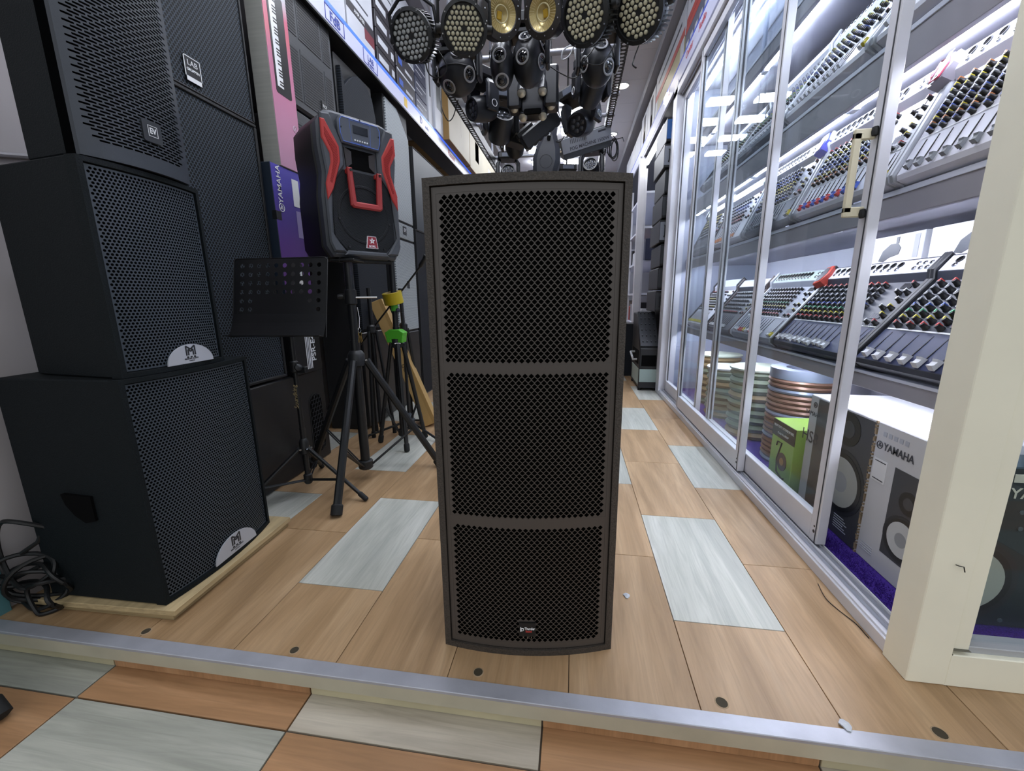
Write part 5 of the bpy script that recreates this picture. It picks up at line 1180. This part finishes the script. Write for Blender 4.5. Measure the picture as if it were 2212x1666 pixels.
rail('black slotted rail on the left of the lighting grid', -.85, 2.75, 6.5, 2.25); rail('black slotted rail on the right of the lighting grid', .232, 2.1, 6.5, 2.25)
LENSW = mat('led_lens_white', '#c4c0a6', .25); LENSD = mat('led_lens_grey', '#a9adae', .3)
LM = {}
def lens_mesh(r, m):
    k = (round(r, 4), m.name)
    if k not in LM:
        o = MB().lathe([(r, 0), (r, .003), (r * .7, .006), (0, .0072)], (0, 0, 0), (0, -1, 0), 12, cap=False).build('lens', m); LM[k] = o.data; bpy.data.objects.remove(o)
    return LM[k]
def aim(o, n): o.rotation_euler = Vector(n).to_track_quat('-Y', 'Z').to_euler()
def par(lab, c, n, R, pitch, lm, yoke=True, ln=.12):
    t = thing('par_spotlight', lab, 'spotlight', c, 0, 'round LED spotlights'); aim(t, n)
    MB().lathe([(R * .88, .012), (R, .006), (R, -.012), (R * .86, -.016), (R * .84, -.006)], (0, 0, 0), (0, 1, 0), 36, cap=False).build('rim', BLKP, t)
    MB().lathe([(0, 0), (R * .87, 0)], (0, -.002, 0), (0, 1, 0), 36, cap=False).build('lens_plate', mat('par_plate', '#191a1c', .4), t)
    MB().lathe([(R * .9, .008), (R * .92, .05), (R * .80, ln * .8), (R * .5, ln), (0, ln)], (0, 0, 0), (0, 1, 0), 30, cap=False).build('housing', BLKP, t)
    f = MB()
    for i in range(40):
        f.T = Matrix.Rotation(2 * pi * i / 40, 4, 'Y'); f.box(R * .86, R * 1.0, .014, ln * .75, -.002, .002)
    f.T = None; f.build('cooling_fins', BLKP, t)['kind'] = 'stuff'
    for q in range(-5, 6):
        for r in range(-5, 6):
            x = pitch * (q + r / 2); z = pitch * r * .866
            if 0 < x * x + z * z < (R * .80) ** 2: link('lens', lens_mesh(pitch * .40, lm), t, (x, -.002, z))
    for i in range(8): a = 2 * pi * i / 8 + .2; MB().lathe([(.004, 0), (.003, .003)], (R * .94 * cos(a), -.014, R * .94 * sin(a)), (0, -1, 0), 8).build('screw', CHROME, t)
    if yoke: MB().tube([(-R * 1.02, .04, 0), (-R * 1.14, .04, .01), (-R * 1.1, .045, R * .9), (-R * .5, .05, R * 1.35), (R * .5, .05, R * 1.35), (R * 1.1, .045, R * .9), (R * 1.14, .04, .01), (R * 1.02, .04, 0)], .008, 8).build('yoke', BLKM, t)
    for s in (-1, 1): MB().lathe([(.018, 0), (.018, .02), (.01, .026)], (s * R * 1.0, .04, 0), (s, 0, 0), 12).build('yoke_knob', BLKP, t)
    return t
def cob(lab, c, n, R):
    t = thing('cob_spotlight', lab, 'spotlight', c, 0, 'round LED spotlights'); aim(t, n)
    MB().lathe([(R * .70, -.010), (R * .74, -.014), (R, -.008), (R, .012), (R * .9, .02)], (0, 0, 0), (0, 1, 0), 40, cap=False).build('rim', mat('cob_rim', '#2b2725', .5), t)
    rf = MB().lathe([(.018, .026), (R * .30, .018), (R * .55, .004), (R * .71, -.010)], (0, 0, 0), (0, 1, 0), 40, cap=False).build('reflector', mat('cob_reflector', '#c9b67d', .28, .35), t)
    g = MB()
    for i in range(36): g.T = Matrix.Rotation(2 * pi * i / 36, 4, 'Y'); g.box(R * .42, R * .70, -.0105, -.0095, -.0005, .0005)
    g.T = None; g.build('lens_ribs', mat('cob_rib', '#d8cda2', .3), rf)['kind'] = 'stuff'
    MB().lathe([(0, .0255), (.020, .0255)], (0, 0, 0), (0, 1, 0), 16, cap=False).build('chip_board', mat('cob_white', '#d7cda6', .4), t)
    MB().box(-.012, .012, .018, .025, -.015, .015, .002).build('led_chip', mat('cob_yellow', '#d9b02c', .4), t)
    MB().torus((0, .0, 0), (0, 1, 0), .032, .003, 24, 6).build('lens_ring', mat('cob_rib', '#d8cda2', .3), t)
    MB().lathe([(R * .92, .01), (R * .9, .08), (R * .6, .12), (0, .12)], (0, 0, 0), (0, 1, 0), 30, cap=False).build('housing', BLKP, t)
    for i in range(12): a = 2 * pi * i / 12; MB().lathe([(.0035, 0), (.003, .002)], (R * .87 * cos(a), -.011, R * .87 * sin(a)), (0, -1, 0), 6).build('screw', CHROME, t)
    MB().tube([(-R * 1.02, .04, 0), (-R * 1.14, .04, .01), (-R * 1.1, .045, R * .9), (-R * .5, .05, R * 1.35), (R * .5, .05, R * 1.35), (R * 1.1, .045, R * .9), (R * 1.14, .04, .01), (R * 1.02, .04, 0)], .008, 8).build('yoke', BLKM, t)
    return t
par('leftmost round LED spotlight, turned to the left, dark grey lenses', (-.745, 2.05, 2.068), (-.10, -.88, -.42), .098, .0215, LENSD)
par('second LED spotlight from the left, facing the viewer, pale lenses', (-.50, 2.03, 2.063), (.20, -.86, -.46), .100, .0195, LENSW)
cob('yellow-lensed spotlight, left one of the middle pair', (-.362, 2.18, 2.19), (.55, -.78, -.28), .098); cob('yellow-lensed spotlight, right one of the middle pair', (-.172, 2.20, 2.19), (-.42, -.84, -.30), .098)
par('cream-lensed spotlight right of the yellow pair', (.012, 1.945, 2.015), (-.46, -.78, -.42), .102, .0205, LENSW); par('rightmost cream-lensed spotlight under the ceiling', (.222, 1.97, 2.02), (-.50, -.76, -.42), .102, .0205, LENSW)
# ---- multi-eye moving heads
EYER = mat('eye_ring', '#a5a6aa', .45); EYEG = mat('eye_glass', '#1b1d22', .08, coat=1.); HEAD = mat('head_black', '#202227', .35)
def eye(t, p, n, r):
    n = Vector(n).normalized(); p = Vector(p)
    e = MB().torus(p + n * .004, n, r, r * .16, 24, 6, .5).build('eye_ring', EYER, t)
    MB().lathe([(r * .86, 0), (r * .5, .006), (r * .45, .004), (r * .3, .010), (0, .012)], p + n * .002, n, 18, cap=False).build('eye_lens', EYEG, e)
def ball(lab, c, rad_, eyes, rz=0., yoke=True, top=.16):
    t = thing('moving_head', lab, 'stage light', c, rz, 'multi-eye moving heads')
    MB().ell((0, 0, 0), rad_, 24, 14).build('head', HEAD, t)
    for d in eyes:
        d = Vector(d).normalized(); p = Vector((d.x * rad_[0], d.y * rad_[1], d.z * rad_[2])) * .985; eye(t, p, Vector((d.x / rad_[0], d.y / rad_[1], d.z / rad_[2])), .031)
    if yoke:
        for s in (-1, 1): MB().box(s * (rad_[0] + .012) - .011, s * (rad_[0] + .012) + .011, -.04, .04, -.035, top - .03, .008).build('yoke_arm', HEAD, t)
        MB().box(-rad_[0] - .022, rad_[0] + .022, -.055, .055, top - .04, top - .005, .01).build('yoke_bridge', HEAD, t)
        MB().box(-.075, .075, -.07, .07, top, top + .055, .008).build('base', BLKP, t)
        MB().tube([(0, .04, top + .03), (0, .10, top + .05), (0, 2.66 - c[1], 2.262 - c[2])], .010, 8).build('hook_clamp', BLKM, t)
    MB().torus((0, 0, 0), (0, 0, 1), rad_[0] * 1.0, .003, 30, 5).build('seam', BLKP, t)
    return t
ball('black multi-eye moving head below the left spotlights', (-.64, 2.42, 2.08), (.105, .10, .10), ((.25, -.8, .62), (.75, -.6, -.32), (-.9, -.4, -.1), (-.3, -.6, -.8), (.95, -.1, .2)), 0, True, .12)
ball('narrow multi-eye moving head under the yellow pair, left one', (-.40, 2.42, 2.10), (.062, .09, .11), ((.0, -.95, .05), (-.8, -.4, .45), (.1, -.6, -.85)), 0, False)
ball('larger multi-eye moving head right under the yellow pair', (-.265, 2.44, 2.12), (.085, .09, .12), ((-.1, -.75, .68), (-.25, -.95, -.15), (.85, -.5, -.25), (.9, -.3, .45)), 0, True, .14)
ball('multi-eye moving head under the cream-lensed spotlights', (.085, 2.46, 2.09), (.085, .09, .105), ((.05, -.86, .45), (.55, -.72, -.45), (-.8, -.5, -.2)), rad(5), True, .15)
# spider light with eight beams
sp = thing('spider_light', 'boxy eight-lens spider light in the centre of the grid', 'stage light', (-.29, 2.95, 2.16))
MB().prism(rrect(-.075, .075, -.10, .14, .02), -.06, .07, b=.012).build('body', HEAD, sp)
for s in (-1, 1):
    MB().prism(rrect(s * .115 - .045, s * .115 + .045, -.07, .16, .02), -.075, .055, b=.014).build('side_pod', HEAD, sp)
    for k, (x, z, y) in enumerate(((s * .065, .0, -.09), (s * .115, -.065, -.05), (s * .062, -.115, -.035))):
        a = Vector((0, -.75, -.66)); c = MB().cyl((x, y + .05, z + .09), (x, y, z + .004), .029, n=14).build('beam_tube', HEAD, sp)
        MB().lathe([(.026, 0), (.026, .006), (.014, .012), (0, .014)], (x, y, z + .004), a, 16).build('beam_lens', mat('beam_lens', '#c9c6b8', .12, .6), c)
eye(sp, (.03, -.09, .095), (.1, -.9, -.4), .036)
MB().prism(rrect(-.055, .055, -.105, -.075, .012), -.064, -.05).build('control_slot', DARK, sp)
# generic yoke moving head
def moving_head(lab, c, rz, tilt, s=1., col=HEAD, face=True, roll=0.):
    t = thing('moving_head', lab, 'stage light', c, rot=(0, rad(roll), rad(rz)), group='yoke moving heads')
    b = lambda *a: [v * s for v in a]
    MB().box(*b(-.10, .10, -.085, .085, .135, .20), .012 * s).build('base', BLKP, t)
    MB().box(*b(-.06, .06, -.087, -.083, .15, .185), .001).build('display_panel', mat('head_panel', '#5a606c', .3), t)
    for k in (-1, 1):
        a = MB().prism([(k * x * s, z * s) for x, z in ((.10, .13), (.122, .10), (.122, -.02), (.11, -.045), (.09, -.045), (.085, -.02), (.085, .10), (.07, .13))], -.045 * s, .045 * s, b=.008 * s).build('yoke_arm', col, t)
        MB().torus((k * .1225 * s, 0, -.01 * s), (k, 0, 0), .020 * s, .0025 * s, 18, 5).build('arm_emblem', WHITE, a)
    if c[1] > 3.3: MB().cyl((0, 0, .195 * s), (0, 0, 3.41 - c[2]), .008, n=8).build('hanger_rod', BLKM, t)
    MB().torus((0 * s, -.046 * s, .145 * s), (0, 1, 0), .013 * s, .002 * s, 18, 5).build('emblem', WHITE, t)
    h = MB(); h.T = Matrix.Rotation(rad(tilt), 4, 'X'); h.lathe([(.035 * s, .085 * s), (.065 * s, .075 * s), (.078 * s, .02 * s), (.074 * s, -.07 * s), (.066 * s, -.10 * s), (.056 * s, -.10 * s), (.054 * s, -.085 * s), (0, -.083 * s)], (0, 0, -.01 * s), (0, 1, 0), 22, cap=False)
    ho = h.build('head', col, t)
    if face:
        for i in range(7):
            g = MB(); g.T = Matrix.Rotation(rad(tilt), 4, 'X'); x, z = (0, 0) if i == 6 else (.034 * s * cos(i * pi / 3), .034 * s * sin(i * pi / 3))
            g.lathe([(.0145 * s, 0), (.0145 * s, .004), (0, .009)], (x, -.083 * s, z - .01 * s), (0, -1, 0), 12).build('lens', mat('head_lens', '#4a4d55', .1, .3), ho)
    return t
moving_head('yoke moving head tilted left, under the left multi-eye head', (-.60, 2.86, 2.10), -40, 15, .95); moving_head('wide black moving head just behind the left tilted one', (-.535, 3.10, 2.07), 25, -35, 1.05)
moving_head('yoke moving head hanging at the right rail, upper one', (.07, 2.92, 2.17), 20, -30, .95); moving_head('low flat moving head at the right rail above the fog machine', (.02, 3.12, 2.08), -30, 25, 1.05, roll=-12)
moving_head('moving head with square base left of the big grey head', (-.56, 4.02, 2.27), 4, -28, 1.1); moving_head('small moving head far down the left rail', (-.70, 4.5, 2.15), 10, -20, 1.0)
moving_head('small moving head under the fog machine, at the right', (.13, 4.35, 2.12), -10, -20, 1.0); moving_head('small moving head far behind the big grey head', (-.12, 4.9, 2.12), 15, -10, 1.0); moving_head('distant moving head left of centre', (-.45, 5.2, 2.15), -20, -15, 1.1)
# tilted bar light
br = thing('bar_light', 'tilted black LED bar with a row of lenses below the spider light', 'stage light', (-.265, 3.16, 2.06), rot=(rad(15), rad(-38), rad(12)))
MB().prism(rrect(-.15, .15, -.05, .05, .02), -.03, .03, b=.01).build('body', HEAD, br)
for i in range(6): MB().lathe([(.019, 0), (.019, .005), (.011, .009), (0, .010)], (-.12 + i * .048, -.005, -.048), (0, -.4, -1), 12).build('lens', mat('head_lens', '#4a4d55', .1, .3), br)
MB().box(-.16, -.02, .0, .06, .03, .08, .01).build('bracket', HEAD, br)
# big grey moving head
bg = thing('moving_head', 'big charcoal pear-shaped moving head in the middle above the tall speaker', 'stage light', (-.25, 3.72, 2.05), rot=(0, rad(8), 0))
CHH = mat('head_charcoal', '#35373d', .35)
MB().prism([(-.045, .28), (.045, .28), (.055, .16), (.095, .06), (.11, -.03), (.095, -.14), (.05, -.19), (-.05, -.19), (-.095, -.14), (-.11, -.03), (-.095, .06), (-.055, .16)], -.09, .09, b=.035).build('head', CHH, bg)
MB().prism(rrect(-.014, .014, .10, .24, .010), -.095, -.088).build('side_slot', DARK, bg); text('BEAM', .028, WHITE, bg, (0, -.0965, .17), (pi / 2, pi / 2, 0))
MB().cyl((.0, 0, .27), (-.19, 0, 1.358), .008, n=8).build('hanger_rod', BLKM, bg); MB().torus((.0, -.088, -.05), (0, 1, 0), .05, .004, 24, 6).build('cover_ring', mat('head_black', '#15161a', .35), bg)
# fog machine
fg = thing('fog_machine', 'silver-grey fog machine hanging tilted on the right, lettered side panel', 'fog machine', (.045, 3.82, 2.20), rot=(rad(24), rad(-15), rad(6)))
MB().box(-.20, .20, -.10, .10, -.09, .05, .004).build('body', mat('fog_dark', '#3c4045', .45), fg)
MB().box(-.203, .203, -.104, -.098, -.045, .065, .002).build('side_panel', mat('fog_silver', '#9a9ea6', .4, .3), fg)
text('FOG MACHINE 1500W', .034, INK, fg, (.02, -.105, -.020), sx=.95, bold=.0005)
for i in range(10): MB().box(-.13 + i * .014, -.126 + i * .014, -.1055, -.1035, .015, .048).build('vent_slot', INK, fg)
MB().box(.10, .16, -.1055, -.1035, .035, .048).build('spec_label', INK, fg); MB().lathe([(.02, 0), (.016, .03)], (-.20, 0, -.02), (-1, 0, 0), 12).build('nozzle', CHROME, fg)
MB().tube([(-.02, -.1, .06), (-.02, -.06, .12), (-.02, .06, .12), (-.02, .1, .06)], .007, 6).build('bracket', BLKM, fg); MB().lathe([(.015, 0), (.015, .02)], (-.02, -.105, .06), (0, -1, 0), 10).build('bracket_knob', BLKP, fg)
fc = thing('power_cord', 'black power cord bundled at the right end of the fog machine', 'cable', (.29, 3.85, 2.16))
for i, a in enumerate(((0, 0, -.03, .035, .075, .3, .005), (.01, 0, -.045, .03, .08, .1, .005), (-.01, .01, -.03, .038, .065, -.2, .005))):
    pts = [(a[0] + a[3] * cos(2 * pi * k / 20), a[1] + .01 * sin(4 * pi * k / 20 + i), a[2] + a[4] * sin(2 * pi * k / 20)) for k in range(20)]; MB().tube(pts, a[6], 6, True).build('strand', CAB, fc)
MB().tube([(-.06, 0, .05), (-.02, 0, .08), (.02, 0, .04), (.07, 0, .05), (.08, 0, .02)], .004, 6).build('strand', CAB, fc)
# little laser box
lz = thing('laser_box', 'small black and yellow laser box hanging left of the tilted bar', 'stage light', (-.44, 3.22, 2.02), rot=(rad(0), rad(10), rad(28)))
MB().box(-.06, .06, -.05, .05, -.035, .035, .004).build('body', BLKP, lz); MB().box(.005, .045, -.0525, -.049, -.02, .018, .002).build('aperture', mat('laser_glass', '#8d8e86', .15), lz); MB().box(-.061, .061, -.051, -.049, .028, .034, .001).build('yellow_stripe', mat('sign_yellow', '#cfae45', .5), lz)
MB().tube([(-.05, 0, .035), (-.05, 0, .08), (.05, 0, .08), (.05, 0, .035)], .004, 6).build('bracket', BLKM, lz)
# loose cables
def cable(lab, pts, r=.003, m=None):
    P = [Vector(p) for p in pts]; out = []
    for i in range(len(P) - 1):
        p0, p1, p2, p3 = P[max(i - 1, 0)], P[i], P[i + 1], P[min(i + 2, len(P) - 1)]
        for k in range(6):
            t = k / 6; out.append(.5 * ((2 * p1) + (p2 - p0) * t + (2 * p0 - 5 * p1 + 4 * p2 - p3) * t * t + (3 * p1 - p0 - 3 * p2 + p3) * t ** 3))
    out.append(P[-1]); c = out[0].copy()
    return tag(MB().tube([p - c for p in out], r, 6).build('cable', m or CAB, loc=c), lab, 'cable')
cable('thin black cable sagging between the centre and right moving heads', ((-.17, 2.6, 2.17), (-.09, 2.6, 2.12), (-.03, 2.6, 2.10), (.03, 2.6, 2.14), (.10, 2.6, 2.18)))
cable('white cord looped over the near cross pipe', ((-.02, 2.62, 2.30), (-.06, 2.62, 2.22), (-.10, 2.61, 2.20), (-.09, 2.6, 2.24), (-.03, 2.61, 2.265), (.02, 2.61, 2.25), (.01, 2.61, 2.22), (-.03, 2.61, 2.24), (-.02, 2.6, 2.17)), .004, mat('white_cord', '#b9bcc0', .5))
cable('black cable dangling beside the rightmost spotlight', ((.235, 2.12, 2.25), (.262, 2.14, 2.06), (.235, 2.16, 1.96), (.228, 2.16, 1.93), (.245, 2.16, 1.915)))
cable('black cable hanging in front of the cream cartons on the left', ((-.85, 2.80, 2.249), (-.81, 2.66, 2.05), (-.775, 2.66, 1.965), (-.74, 2.66, 1.98), (-.70, 2.64, 2.06)))
cable('black cable looping below the leftmost spotlight', ((-.66, 2.14, 2.06), (-.62, 2.16, 1.99), (-.66, 2.16, 1.95), (-.71, 2.16, 1.97), (-.72, 2.14, 2.02)))
cable('black cable drooping by the spider light towards the right', ((-.14, 3.0, 2.12), (-.11, 3.02, 2.04), (-.09, 3.03, 1.98), (-.12, 3.05, 1.94), (-.15, 3.06, 1.945)))
cable('black cable under the right-hand moving head', ((.12, 2.3, 2.20), (.06, 2.3, 2.08), (.02, 2.3, 2.03), (.10, 2.32, 2.02), (.16, 2.32, 2.10)))
cable('thin wire bundle on the far left rail', ((-.70, 3.0, 2.22), (-.64, 3.05, 2.15), (-.55, 3.1, 2.12), (-.46, 3.1, 2.09), (-.40, 3.15, 2.14)), .0035)
cable('thin loose wire on the floor along the case sill', ((.80, 1.34, .002), (.785, 1.27, .003), (.795, 1.22, .002), (.81, 1.17, .003), (.812, 1.12, .002)), .0012, BLKM)
